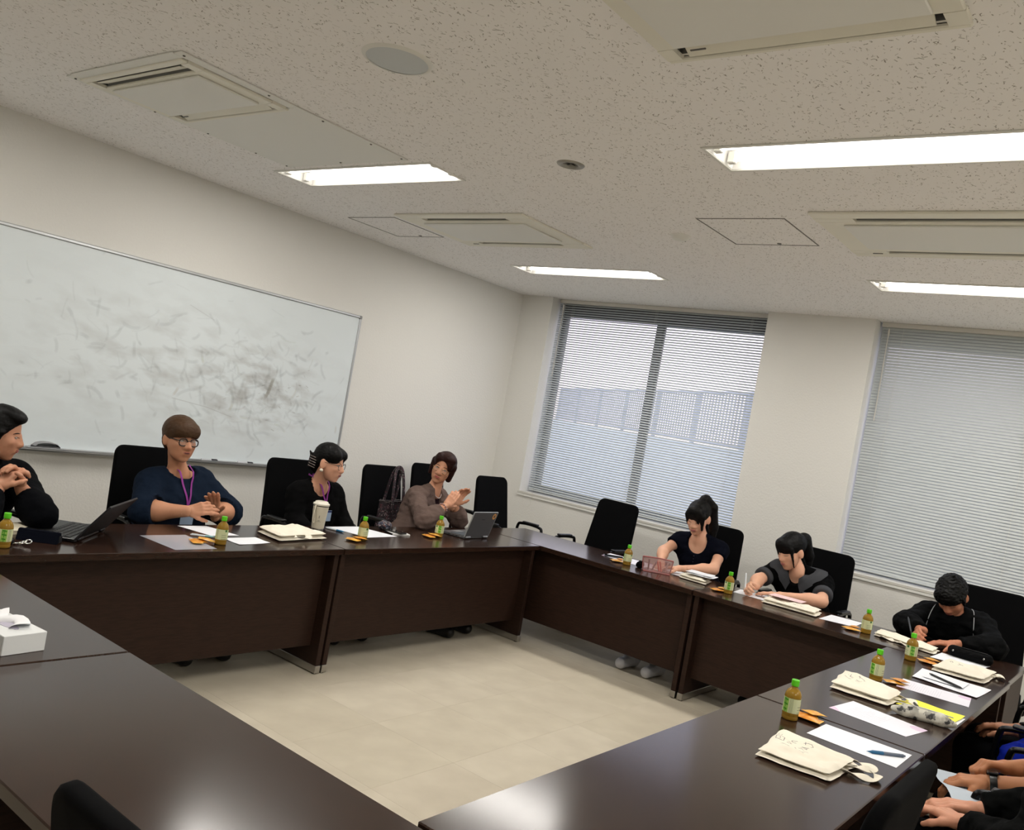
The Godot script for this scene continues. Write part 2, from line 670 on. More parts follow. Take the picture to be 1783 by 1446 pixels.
	gm.normal_texture = M.weave
	gm.normal_scale = 0.6
	tri_world(gm, 30.0)
	build(lathe([[0.0, -0.012], [0.06, -0.0115], [0.1, -0.009], [0.114, -0.006]], 40), "grille", gm, sp)
	# small spotlight eye
	var sl = thing("downlight", "small round recessed spotlight eye in the ceiling", "downlight", Vector3(-1.862, H, 1.083))
	build(lathe([[0.036, 0.03], [0.036, -0.004], [0.05, -0.008], [0.062, -0.005], [0.066, 0.0]], 32), "bezel", mat(Color(0.62, 0.61, 0.58), 0.35, 0.4), sl)
	build(lathe([[0.0, 0.01], [0.014, 0.012], [0.026, 0.022], [0.034, 0.04]], 24), "lens", mat(Color(0.86, 0.87, 0.85), 0.1, 0.6), sl)
	for k in 6:
		var a := TAU * k / 6
		st2 = tube([Vector3(cos(a) * 0.008, 0.004, sin(a) * 0.008), Vector3(cos(a) * 0.034, 0.006, sin(a) * 0.034)], 0.0022, 6)
		build(st2, "fin", M.black_plastic, sl)
	# smoke detector
	var sd = thing("smoke_detector", "small white round smoke detector next to an access panel", "detector", Vector3(-0.648, H, 1.03))
	build(lathe([[0.0, -0.03], [0.03, -0.029], [0.045, -0.022], [0.055, -0.01], [0.058, 0.0]], 32), "body", M.white_paint, sd)
	st2 = begin()
	bx(st2, Vector3(0.03, -0.027, 0.02), Vector3(0.006, 0.003, 0.006))
	build(st2, "indicator", M.black_plastic, sd)
	# access panels
	var alab := ["square ceiling access panel close to the whiteboard wall", "square ceiling access panel between smoke detector and cut-off air conditioner"]
	var k2 := 0
	for a in [[-0.767, -1.195, 0.50, 0.475], [-0.735, 1.535, 0.51, 0.475]]:
		var o = thing("access_panel", alab[k2], "access panel", Vector3(a[0], H, a[1]), 0.0, "ceiling access panels")
		k2 += 1
		st2 = begin()
		for s in [-1, 1]:
			bx(st2, Vector3(s * a[2] / 2, -0.0012, 0), Vector3(0.006, 0.0024, a[3] + 0.006))
			bx(st2, Vector3(0, -0.0012, s * a[3] / 2), Vector3(a[2] - 0.006, 0.0024, 0.006))
		build(st2, "rim", M.grey_line, o)
		st2 = begin()
		bx(st2, Vector3(0, -0.0005, 0), Vector3(a[2] - 0.01, 0.001, a[3] - 0.01))
		build(st2, "lid", M.ceiling, o)
		build(lathe([[0.0, 0.0], [0.012, 0.0], [0.012, 0.003], [0.0, 0.004]], 12, null, Transform3D(Basis(Vector3(1, 0, 0), PI), Vector3(a[2] / 2 - 0.03, -0.001, 0.03))), "latch", M.grey_line, o)

# ceiling cassette: cream face with slots (x from, x to, length) and a grille panel between p0 and p1
func cassette(o, w: float, l: float, slots: Array, p0: float, p1: float, pl: float):
	var y0 := -0.014
	var edges := [-w / 2]
	for s in slots:
		edges.append(s[0])
		edges.append(s[1])
	edges.append(w / 2)
	var st := begin()
	for k in range(0, edges.size(), 2):
		bx(st, Vector3((edges[k] + edges[k + 1]) / 2, y0 / 2, 0), Vector3(edges[k + 1] - edges[k], -y0, l), 0.004)
	for s in slots:
		for e in [-1, 1]:
			var zz: float = (l / 2 + s[2] / 2) / 2
			bx(st, Vector3((s[0] + s[1]) / 2, y0 / 2, e * zz), Vector3(s[1] - s[0] + 0.001, -y0, l / 2 - s[2] / 2))
	build(st, "face", M.cream_plastic, o)
	st = begin()
	bx(st, Vector3((p0 + p1) / 2, y0 - 0.005, 0), Vector3(p1 - p0, 0.01, pl), 0.003)
	build(st, "grille_panel", M.white_paint, o)
	for s in slots:
		st = begin()
		bx(st, Vector3((s[0] + s[1]) / 2, 0.093, 0), Vector3(s[1] - s[0] + 0.01, 0.01, s[2]))
		bx(st, Vector3(s[0] - 0.003, 0.045, 0), Vector3(0.004, 0.09, s[2]))
		bx(st, Vector3(s[1] + 0.003, 0.045, 0), Vector3(0.004, 0.09, s[2]))
		build(st, "outlet", M.duct, o)
	st = begin()
	bx(st, Vector3(w / 2 - 0.075, y0 - 0.0015, -l / 2 + 0.13), Vector3(0.006, 0.003, 0.05))
	build(st, "indicator", M.grey_line, o)

func build_windows():
	var k := 0
	for w in [W1, W2]:
		k += 1
		var zc: float = (w[0] + w[1]) / 2
		var wl: float = w[1] - w[0]
		var hh := H - SILL
		var o := Node3D.new()
		o.name = "window_%d" % k
		add_child(o)
		o.position = Vector3(1.9, SILL, zc)
		setting(o, "sliding aluminium window behind a venetian blind")
		var st := begin()
		for s in [-1, 1]:
			bx(st, Vector3(0, hh / 2, s * (wl / 2 - 0.02)), Vector3(0.07, hh, 0.04), 0.003)
		bx(st, Vector3(0, 0.02, 0), Vector3(0.07, 0.04, wl - 0.08), 0.003)
		bx(st, Vector3(0, hh - 0.05, 0), Vector3(0.07, 0.10, wl - 0.08), 0.003)
		build(st, "window_frame", M.window_frame, o)
		for s in [-1, 1]:
			st = begin()
			var c: float = s * wl / 4
			var half := wl / 4 - 0.01
			for e in [-1, 1]:
				bx(st, Vector3(s * 0.012, hh / 2 - 0.03, c + e * half), Vector3(0.03, hh - 0.14, 0.055), 0.002)
			bx(st, Vector3(s * 0.012, 0.065, c), Vector3(0.03, 0.05, wl / 2 - 0.08), 0.002)
			bx(st, Vector3(s * 0.012, hh - 0.125, c), Vector3(0.03, 0.05, wl / 2 - 0.08), 0.002)
			build(st, "sash", M.window_frame, o)
			st = begin()
			bx(st, Vector3(s * 0.012, hh / 2 - 0.03, c), Vector3(0.006, hh - 0.22, wl / 2 - 0.08))
			build(st, "pane", M.glass, o)
		# inner sill and jamb lining
		var tr := Node3D.new()
		tr.name = "trim_%d" % k
		add_child(tr)
		tr.position = Vector3(WX, SILL, zc)
		setting(tr, "white window sill board")
		st = begin()
		bx(st, Vector3(0.10, 0.004, 0), Vector3(0.235, 0.022, wl + 0.02), 0.003)
		build(st, "sill_board", M.trim, tr)
		st = begin()
		bx(st, Vector3(-0.008, -0.017, 0), Vector3(0.014, 0.02, wl + 0.02), 0.002)
		build(st, "sill_apron", M.white_paint, tr)
		venetian(k, zc, wl)
	outside()

func venetian(k: int, zc: float, wl: float):
	var lab: String = ["grey venetian blind with half-open slats showing the sky, nearer the room corner", "grey venetian blind with closed slats behind the writing boy"][k - 1]
	var o = thing("venetian_blind", lab, "blind", Vector3(1.765, SILL + 0.02, zc))
	var top := H - SILL - 0.02
	var st := begin()
	bx(st, Vector3(0, top - 0.018, 0), Vector3(0.035, 0.034, wl - 0.03), 0.003)
	build(st, "head_rail", M.trim, o)
	st = begin()
	bx(st, Vector3(0, 0.016, 0), Vector3(0.026, 0.014, wl - 0.04), 0.004)
	build(st, "bottom_rail", M.slat, o)
	var n := 82
	var tilt := deg_to_rad(37.0 if k == 1 else 64.0)
	# one curved slat, room edge lower
	var rows := []
	for z in [-wl / 2 + 0.018, wl / 2 - 0.018]:
		var row := []
		for j in 5:
			var t := j / 2.0 - 1.0
			row.append(Vector3(t * 0.0125, 0.0016 * (1.0 - t * t), z))
		rows.append(row)
	var m: Mesh = grid_mesh(rows, false, false).commit()
	var pitch := (top - 0.06) / n
	for i in n:
		var s = put(m, "slat", M.slat, o, Transform3D(Basis(Vector3(0, 0, 1), tilt), Vector3(0, 0.036 + pitch * i, 0)))
	for z in [-0.42, 0.0, 0.42]:
		for e in [-1, 1]:
			st = begin()
			bx(st, Vector3(e * 0.0135, top / 2, z * wl), Vector3(0.0012, top - 0.05, 0.0012))
			build(st, "ladder_cord", M.trim, o)
	st = tube([Vector3(-0.028, top - 0.05, -wl / 2 + 0.075), Vector3(-0.03, top - 0.75, -wl / 2 + 0.08)], 0.004, 8)
	build(st, "tilt_wand", M.trim, o)
	st = tube([Vector3(-0.028, top - 0.06, -wl / 2 + 0.075), Vector3(-0.028, top - 0.1, -wl / 2 + 0.075)], 0.008, 8)
	build(st, "wand_joint", M.trim, o)
	if k == 1:
		var path := []
		for j in 13:
			var a := PI * j / 12
			path.append(Vector3(-0.135, -0.09 - 0.05 * sin(a), -wl / 2 + 0.075 + 0.05 - 0.05 * cos(a)))
		path.push_front(Vector3(-0.135, 0.0, -wl / 2 + 0.07))
		path.push_back(Vector3(-0.135, 0.0, -wl / 2 + 0.178))
		build(tube(path, 0.0015, 6), "pull_cord", M.trim, o)

func outside():
	# what the half-open blind lets through: a terrace wall with a railing, a hedge and a paved yard
	var concrete := mat(Color(0.90, 0.93, 0.94), 0.9)
	var yard = put(box_mesh(Vector3(30, 0.1, 50)), "ground_outside", mat(Color(0.80, 0.81, 0.82), 0.95), null, Transform3D(Basis.IDENTITY, Vector3(17.1, -0.4, 0)))
	setting(yard, "pale paved ground outside the window")
	var a := Vector3(15.2, 0, -10.4)
	var d := Vector3(-4.33, 0, 5.11).normalized()
	var len := 14.0
	var basis := Basis(d.cross(Vector3.UP) * -1.0, Vector3.UP, d)
	var w = thing("terrace_wall", "pale concrete terrace wall outside the half-open blind", "wall", a - d * 1.2)
	w.basis = basis
	var st := begin()
	bx(st, Vector3(0, 0.65, len / 2), Vector3(0.18, 1.9, len), 0.01)
	build(st, "wall_body", concrete, w)
	st = begin()
	bx(st, Vector3(0, 1.62, len / 2), Vector3(0.24, 0.05, len), 0.01)
	build(st, "coping", concrete, w)
	var r = thing("terrace_railing", "white steel railing standing on the terrace wall outside", "railing", a - d * 1.2 + Vector3.UP * 1.645)
	r.basis = basis
	var rm := mat(Color(0.74, 0.76, 0.80), 0.5)
	for y in [0.06, 0.93]:
		st = begin()
		bx(st, Vector3(0, y, len / 2), Vector3(0.05, 0.045, len), 0.006)
		build(st, "rail", rm, r)
	var post := box_mesh(Vector3(0.06, 0.93, 0.08), 0.004)
	var bal := box_mesh(Vector3(0.025, 0.84, 0.025), 0.002)
	for i in 8:
		put(post, "post", rm, r, Transform3D(Basis.IDENTITY, Vector3(0, 0.465, 0.05 + i * 1.98)))
	for i in 110:
		put(bal, "baluster", rm, r, Transform3D(Basis.IDENTITY, Vector3(0, 0.495, 0.15 + i * 0.124)))

# ---------------------------------------------------------------- tables

func build_tables():
	# centre, turn (front edge with the panel towards the middle of the square), label
	var w := 0.596
	var list := [
		[Vector3(-0.906, 0, -w / 2), 0.0, "dark brown conference table of the whiteboard row, nearer the windows", 1.808],
		[Vector3(-2.719, 0, -w / 2), 0.0, "dark brown conference table of the whiteboard row, under the black laptop", 1.812],
		[Vector3(w / 2 + 0.004, 0, 0.294), -PI / 2, "dark brown conference table along the windows, in front of the empty chair", 1.776],
		[Vector3(w / 2 + 0.004, 0, 2.06), -PI / 2, "dark brown conference table along the windows, where the boy writes", 1.744],
		[Vector3(-0.908, 0, 2.345 + w / 2), PI, "dark brown conference table with the yellow sheet and cow-print case", 1.806],
		[Vector3(-2.735, 0, 2.345 + w / 2), PI, "dark brown conference table with the teal pen, closest to the camera corner", 1.836],
		[Vector3(-3.664 - w / 2, 0, 2.055), PI / 2, "dark brown conference table with a bare top beside the black chair back", 1.752],
		[Vector3(-3.664 - w / 2, 0, 0.29), PI / 2, "dark brown conference table carrying the white tissue box", 1.768]]
	for a in list:
		var o = thing("conference_table", a[2], "table", a[0], a[1], "dark conference tables in a square")
		table(o, a[3], w)

func table(o, l: float, w: float):
	# front towards +z
	var st := begin()
	bx(st, Vector3(0, T - 0.016, 0), Vector3(l - 0.003, 0.032, w - 0.003), 0.003)
	build(st, "table_top", M.wood, o)
	for s in [-1, 1]:
		st = begin()
		bx(st, Vector3(s * (l / 2 - 0.022), (T - 0.032 + 0.045) / 2, 0), Vector3(0.032, T - 0.032 - 0.045, w - 0.06), 0.002)
		var lg = build(st, "leg_panel", M.wood_panel, o)
		st = begin()
		bx(st, Vector3(s * (l / 2 - 0.022), 0.026, 0), Vector3(0.036, 0.04, w - 0.052), 0.002)
		build(st, "steel_shoe", M.steel, lg)
		for e in [-1, 1]:
			build(lathe([[0.014, 0.0], [0.014, 0.007], [0.008, 0.008]], 12, null, Transform3D(Basis.IDENTITY, Vector3(s * (l / 2 - 0.022), 0.0, e * (w / 2 - 0.05)))), "levelling_foot", M.black_plastic, lg)
	st = begin()
	bx(st, Vector3(0, (T - 0.032 + 0.14) / 2, w / 2 - 0.11), Vector3(l - 0.076, T - 0.032 - 0.14, 0.02), 0.002)
	build(st, "modesty_panel", M.wood_panel, o)
	st = begin()
	bx(st, Vector3(0, T - 0.13, -0.03), Vector3(l - 0.08, 0.016, 0.32), 0.002)
	build(st, "under_shelf", M.wood_panel, o)

# ---------------------------------------------------------------- whiteboard

func build_whiteboard():
	var x0 := -3.97
	var x1 := -0.362
	var y0 := 0.875
	var y1 := 2.133
	var w := x1 - x0
	var h := y1 - y0
	var o = thing("whiteboard", "long wall whiteboard with grey eraser smudges and aluminium frame", "whiteboard", Vector3((x0 + x1) / 2, y0, WZ))
	# smudged enamel: marker dust wiped about, mostly towards the window side
	var img := Image.create(1200, 420, false, Image.FORMAT_RGB8)
	img.fill(Color(0.87, 0.90, 0.912))
	var r := RandomNumberGenerator.new()
	r.seed = 5
		# soft clouds of wiped marker dust
	var cn := FastNoiseLite.new()
	cn.seed = 8
	cn.frequency = 0.016
	cn.fractal_octaves = 4
	for y in 420:
		for x in 1200:
			var m1 := exp(-pow((x - 930.0) / 150.0, 2.0) - pow((y - 240.0) / 95.0, 2.0))
			var m2 := exp(-pow((x - 640.0) / 260.0, 2.0) - pow((y - 215.0) / 130.0, 2.0))
			var mk := m1 + 0.45 * m2
			if mk < 0.02: continue
			var v := cn.get_noise_2d(x * 0.55 + y * 0.25, y * 1.3 - x * 0.25)
			var a := clampf((0.12 + 0.9 * v) * mk * 0.8, 0.0, 0.45)
			if a > 0.002: img.set_pixel(x, y, img.get_pixel(x, y).lerp(Color(0.56, 0.55, 0.53), a))
	for k in 420:
		var near := r.randf()
		var cx := r.randfn(930, 120) if near < 0.55 else r.randfn(640, 190)
		var cy := r.randfn(235, 70) if near < 0.55 else r.randfn(215, 90)
		var a := r.randfn(0.25, 0.7) if r.randf() < 0.8 else r.randfn(1.5, 0.2)
		var lnn := r.randf_range(8, 46)
		var bend := r.randf_range(-0.05, 0.05)
		var pts := []
		var p := Vector2(cx, cy)
		for s in 7:
			pts.append(p)
			p += Vector2(cos(a), sin(a)) * lnn / 6.0
			a += bend * 4.0
		var c := Color(0.46, 0.45, 0.42, r.randf_range(0.0008, 0.006) * (1.6 if near < 0.55 else 0.8))
		if r.randf() < 0.22: c = Color(0.93, 0.94, 0.945, 0.02)
		stroke(img, pts, c, r.randf_range(0.8, 4.0))
	for k in 26:
		var p := Vector2(r.randfn(985, 55), r.randfn(255, 45))
		stroke(img, [p, p + Vector2(r.randf_range(-9, 9), r.randf_range(-5, 5))], Color(0.36, 0.35, 0.32, r.randf_range(0.04, 0.14)), r.randf_range(0.5, 1.1))
	stroke(img, [Vector2(958, 205), Vector2(950, 240), Vector2(944, 252)], Color(0.46, 0.42, 0.36, 0.03), 5.0)
	stroke(img, [Vector2(700, 285), Vector2(790, 296), Vector2(860, 312)], Color(0.5, 0.5, 0.5, 0.12), 0.8)
	stroke(img, [Vector2(705, 70), Vector2(770, 92)], Color(0.45, 0.45, 0.45, 0.12), 0.6)
	var board := picture(img, 0.32)
	var st := begin()
	bx(st, Vector3(0, h / 2, 0.008), Vector3(w - 0.01, h - 0.01, 0.014))
	build(st, "backing", M.alu, o)
	var n := [Vector3(-w / 2 + 0.01, 0.012, 0.0165), Vector3(w / 2 - 0.01, 0.012, 0.0165), Vector3(w / 2 - 0.01, h - 0.012, 0.0165), Vector3(-w / 2 + 0.01, h - 0.012, 0.0165)]
	var uvs := [Vector2(0, 1), Vector2(1, 1), Vector2(1, 0), Vector2(0, 0)]
	st = begin()
	for i in [0, 2, 1, 0, 3, 2]:
		st.set_normal(Vector3(0, 0, 1))
		st.set_uv(uvs[i])
		st.add_vertex(n[i])
	build(st, "writing_surface", board, o)
	for s in [-1, 1]:
		st = begin()
		bx(st, Vector3(s * (w / 2 - 0.008), h / 2, 0.013), Vector3(0.018, h, 0.026), 0.004)
		build(st, "side_frame", M.alu, o)
		st = begin()
		bx(st, Vector3(s * (w / 2 - 0.012), h - 0.012, 0.014), Vector3(0.028, 0.028, 0.03), 0.005)
		build(st, "corner_cap", mat(Color(0.55, 0.55, 0.55), 0.5), o)
	st = begin()
	bx(st, Vector3(0, h - 0.009, 0.013), Vector3(w - 0.03, 0.02, 0.026), 0.004)
	build(st, "top_frame", M.alu, o)
	st = begin()
	bx(st, Vector3(0, 0.004, 0.045), Vector3(w, 0.006, 0.09), 0.002)
	bx(st, Vector3(0, 0.009, 0.087), Vector3(w, 0.016, 0.005), 0.002)
	bx(st, Vector3(0, -0.006, 0.012), Vector3(w, 0.02, 0.024), 0.002)
	build(st, "pen_tray", M.alu, o)
	# an eraser and three markers on the tray
	var ty := y0 + 0.007
	var er = thing("board_eraser", "grey rounded whiteboard eraser on the pen tray behind the suited man", "eraser", Vector3(-2.63, ty, WZ + 0.045))
	st = begin()
	bx(st, Vector3(0, 0.008, 0), Vector3(0.15, 0.016, 0.06), 0.003)
	build(st, "felt_pad", mat(Color(0.33, 0.33, 0.34), 0.95), er)
	var rows := []
	for z in [-0.028, -0.022, 0.022, 0.028]:
		var row := []
		for k in 11:
			var t := k / 5.0 - 1.0
			row.append(Vector3(t * 0.072, 0.016 + (0.026 if absf(z) < 0.025 else 0.02) * sqrt(maxf(0.0, 1.0 - t * t)), z))
		rows.append(row)
	build(grid_mesh(rows, false, false), "grip", mat(Color(0.56, 0.56, 0.57), 0.5), er)
	var mk := [[-1.54, "dark whiteboard marker lying on the tray by the bobbed head"], [-1.245, "black whiteboard marker alone in the middle of the tray"]]
	for a in mk:
		var m2 = thing("whiteboard_marker", a[1], "marker", Vector3(a[0], ty + 0.009, WZ + 0.06), 0.0, "whiteboard markers")
		build(tube([Vector3(-0.055, 0, 0), Vector3(0.02, 0, 0)], 0.009, 12), "barrel", mat(Color(0.75, 0.76, 0.78), 0.4), m2)
		build(tube([Vector3(0.02, 0, 0), Vector3(0.065, 0, 0), Vector3(0.072, 0, 0)], [0.0095, 0.0095, 0.006], 12), "cap", mat(Color(0.05, 0.06, 0.12), 0.4), m2)

# ---------------------------------------------------------------- chairs

func make_chair():
	# faces +z; origin on the floor under the seat's middle
	var o := Node3D.new()
	# tall back: slightly dished, rounded, leaning back
	var rows := []
	var n := 15
	var pts := round_rect(0.455, 0.56, 0.055, 5, 0.40)
	var st := begin()
	slab_dished(st, pts, 0.034)
	var bk = build(st, "backrest", M.black_mesh, o, Transform3D(Basis(Vector3(1, 0, 0), -0.15), Vector3(0, 0.745, -0.235)))
	st = begin()
	bx(st, Vector3(0, 0.47, -0.225), Vector3(0.09, 0.16, 0.025), 0.006, Basis(Vector3(1, 0, 0), -0.15))
	build(st, "back_bracket", M.black_plastic, o)
	# seat cushion
	var sp := round_rect(0.48, 0.47, 0.08, 5)
	st = slab(sp, 0.075, 0.02, null, Transform3D(Basis(Vector3(1, 0, 0), -PI / 2), Vector3(0, 0.43, 0.0)))
	build(st, "seat", M.black_mesh, o)
	st = begin()
	bx(st, Vector3(0, 0.375, 0), Vector3(0.24, 0.04, 0.24), 0.01)
	build(st, "mechanism", M.black_plastic, o)
	for s in [-1, 1]:
		var pth := smooth_path([Vector3(s * 0.20, 0.40, 0.16), Vector3(s * 0.265, 0.42, 0.16), Vector3(s * 0.275, 0.62, 0.15), Vector3(s * 0.275, 0.665, 0.11), Vector3(s * 0.275, 0.668, -0.06), Vector3(s * 0.275, 0.63, -0.11), Vector3(s * 0.265, 0.42, -0.11), Vector3(s * 0.20, 0.40, -0.11)], 5)
		var ar = build(tube(pth, 0.0125, 10), "armrest", M.black_tube, o)
		st = begin()
		bx(st, Vector3(s * 0.275, 0.682, 0.025), Vector3(0.04, 0.014, 0.16), 0.005)
		build(st, "arm_pad", M.black_plastic, ar)
	build(lathe([[0.03, 0.1], [0.03, 0.2], [0.018, 0.2], [0.018, 0.36]], 16), "gas_column", M.chrome, o)
	for k in 5:
		var a := TAU * k / 5 + 0.3
		var d := Vector3(sin(a), 0, cos(a))
		var lg = build(tube([Vector3(0, 0.115, 0), d * 0.15 + Vector3(0, 0.105, 0), d * 0.29 + Vector3(0, 0.08, 0)], [0.028, 0.022, 0.014], 8), "base_leg", M.black_plastic, o)
		var cs := begin()
		for s in [-1, 1]:
			lathe([[0.0, -0.009], [0.02, -0.009], [0.026, -0.005], [0.026, 0.005], [0.02, 0.009], [0.0, 0.009]], 14, cs, Transform3D(Basis(d.rotated(Vector3.UP, 0.6 * s), PI / 2) * Basis.IDENTITY, d * 0.29 + Vector3(0, 0.026, 0) + d.cross(Vector3.UP) * 0.016 * s))
		tube([d * 0.29 + Vector3(0, 0.03, 0), d * 0.29 + Vector3(0, 0.085, 0)], 0.008, 8, cs)
		build(cs, "caster", M.black_plastic, lg)
	return o

func slab_dished(st: SurfaceTool, pts: PackedVector2Array, depth: float):
	# a cushion outline filled by rings, bowed forward at the lumbar and hollow across
	var rings := [[1.0, 0.0], [1.0, 0.45], [0.985, 0.8], [0.95, 1.0], [0.7, 1.0], [0.35, 1.0], [0.0, 1.0]]
	for side in [-1.0, 1.0]:
		var rows := []
		for rg in rings:
			var row := []
			for p in pts:
				var q: Vector2 = p * rg[0]
				var bow: float = 0.016 * cos(clampf((q.y + 0.1) / 0.3, -1.6, 1.6)) + 0.28 * q.x * q.x
				row.append(Vector3(q.x, q.y, bow + side * depth / 2 * rg[1]))
			rows.append(row)
		grid_mesh(rows, true, false, st, side < 0)

func build_chairs():
	var proto = make_chair()
	var list := [
		[Vector3(-2.36, 0, -0.90), 0.03, "black high-back office chair behind the person in the navy blouse"],
		[Vector3(-1.34, 0, -0.90), 0.0, "black high-back office chair behind the woman with the claw clip"],
		[Vector3(-0.43, 0, -0.98), 0.06, "black high-back chair with the floral handbag on its seat"],
		[Vector3(0.51, 0, -1.40), 0.05, "black high-back chair pushed to the wall behind the taupe woman's head"],
		[Vector3(0.73, 0, -0.86), 0.0, "empty black high-back chair between taupe cardigan and room corner"],
		[Vector3(0.90, 0, -0.13), -PI / 2 - 0.1, "empty black high-back chair on its own under the half-open blind"],
		[Vector3(0.88, 0, 0.80), -PI / 2 + 0.05, "black high-back office chair behind the girl with the high ponytail"],
		[Vector3(0.90, 0, 1.58), -PI / 2 - 0.05, "black high-back office chair behind the girl in the polo shirt"],
		[Vector3(0.90, 0, 2.66), -PI / 2 + 0.12, "black high-back office chair behind the boy in the black jacket"],
		[Vector3(-3.22, 0, 2.91), PI, "black chair back seen edge-on, close to the camera beside the sitters' laps"],
		[Vector3(-4.23, 0, 2.64), PI / 2, "black chair back rising at the picture's lower edge by the bare table"],
		[Vector3(-0.62, 0, 3.18), PI, "black chair with tube armrest under the sitter in blue"],
		[Vector3(-1.47, 0, 3.26), PI, "black office chair under the sitter with the wristwatch"],
		[Vector3(-2.17, 0, 3.26), PI, "black office chair under the sitter with long black sleeves"],
		[Vector3(-3.42, 0, -0.86), 0.3, "black office chair behind the man in the dark suit"]]
	for i in list.size():
		var a = list[i]
		var o = proto if i == 0 else proto.duplicate()
		o.name = numbered("office_chair")
		add_child(o)
		o.position = a[0]
		o.rotation.y = a[1]
		tag(o, a[2], "chair", "black office chairs")
		if i == 9 or i == 10:            # pushed in under the table: the kind without armrests
			for c in o.get_children():
				if String(c.name).begins_with("armrest"):
					o.remove_child(c)
					c.queue_free()

# ---------------------------------------------------------------- things on the tables

func bil(q: Array, u: float, v: float) -> Vector2:
	var a: Vector2 = q[0]
	var b: Vector2 = q[1]
	var c: Vector2 = q[2]
	var d: Vector2 = q[3]
	return a.lerp(b, u).lerp(d.lerp(c, u), v)

# a sheet of paper with four corners (x, z) on the table; corner 0 is the print's upper left
func sheet(called: String, label: String, category: String, q: Array, m: Material, y := 0.0, curl := 0.0, group := ""):
	var c := bil(q, 0.5, 0.5)
	var o = thing(called, label, category, Vector3(c.x, T + y, c.y), 0.0, group)
	var lo := []
	var hi := []
	for j in 7:
		var r0 := []
		var r1 := []
		for i in 7:
			var p := bil(q, i / 6.0, j / 6.0) - c
			var lift := curl * pow(absf(i / 3.0 - 1.0), 3.0) * (0.6 + 0.4 * sin(j * 1.3)) + 0.0004
			r1.append(Vector3(p.x, lift + 0.0005, p.y))
			r0.append(Vector3(p.x, lift, p.y))
		hi.append(r1)
		lo.append(r0)
	var st := begin()
	grid_mesh(hi, false, true, st, quad_turn(q))
	grid_mesh(lo, false, true, st, not quad_turn(q))
	build(st, "sheet", m, o)
	return o

func quad_turn(q: Array) -> bool:
	# whether the corners run so that the grid's own normal would point down
	return (q[1] - q[0]).cross(q[3] - q[0]) > 0

func scribble_lines(w: int, h: int, bg: Color, ink: Color, x0: float, x1: float, y0: float, y1: float, n: int, seed_value: int, tri_c = null) -> Image:
	var img := Image.create(w, h, false, Image.FORMAT_RGB8)
	img.fill(bg)
	if tri_c != null:
		for y in h:
			for x in w:
				if x + y < h * 0.16: img.set_pixel(x, y, tri_c)
				var d := Vector2(x - w * 0.86, y - h * 0.93).length()
				if d < w * 0.16 or (x > w * 0.72 and y > h * 0.97): img.set_pixel(x, y, tri_c)
	var r := RandomNumberGenerator.new()
	r.seed = seed_value
	for k in n:
		var y := lerpf(y0, y1, float(k) / n) * h
		var x := x0 * w
		var stop := lerpf(x0, x1, r.randf_range(0.6, 1.0)) * w
		while x < stop:
			var l := r.randf_range(2.0, 7.0)
			stroke(img, [Vector2(x, y), Vector2(x + l, y + r.randf_range(-0.6, 0.6))], Color(ink.r, ink.g, ink.b, r.randf_range(0.25, 0.6)), 0.5)
			x += l + r.randf_range(1.5, 3.5)
	return img

func tea_bottle(p: Vector2, turn: float, label: String, proto):
	var o
	if proto != null:
		o = proto.duplicate()
		o.name = numbered("tea_bottle")
		add_child(o)
		o.set_meta("label", label)
	else:
		o = thing("tea_bottle", label, "bottle", Vector3.ZERO, 0.0, "small green tea bottles")
		var tea := mat(Color(0.57, 0.44, 0.15), 0.05)
		tea.refraction_enabled = true
		tea.refraction_scale = 0.035
		build(lathe([[0.0, 0.003], [0.016, 0.001], [0.027, 0.0], [0.0305, 0.004], [0.0305, 0.013], [0.0285, 0.016], [0.0305, 0.019], [0.0310, 0.028], [0.0310, 0.088], [0.0305, 0.094], [0.0285, 0.103], [0.0235, 0.113], [0.0165, 0.121], [0.0118, 0.126], [0.0115, 0.132], [0.0, 0.132]], 32), "filled_body", tea, o)
		build(lathe([[0.0314, 0.030], [0.0316, 0.032], [0.0316, 0.084], [0.0314, 0.086]], 32), "label_sleeve", bottle_label(), o)
		var st := lathe([[0.0135, 0.131], [0.0145, 0.1315], [0.0148, 0.137], [0.0146, 0.1375], [0.0146, 0.1535], [0.0136, 0.155], [0.0, 0.155]], 28)
		build(st, "cap", mat(Color(0.36, 0.80, 0.08), 0.4), o)
	o.position = Vector3(p.x, T, p.y)
	o.basis = Basis(Vector3.UP, turn) * Basis.from_scale(Vector3(0.92, 0.89, 0.92))
	return o

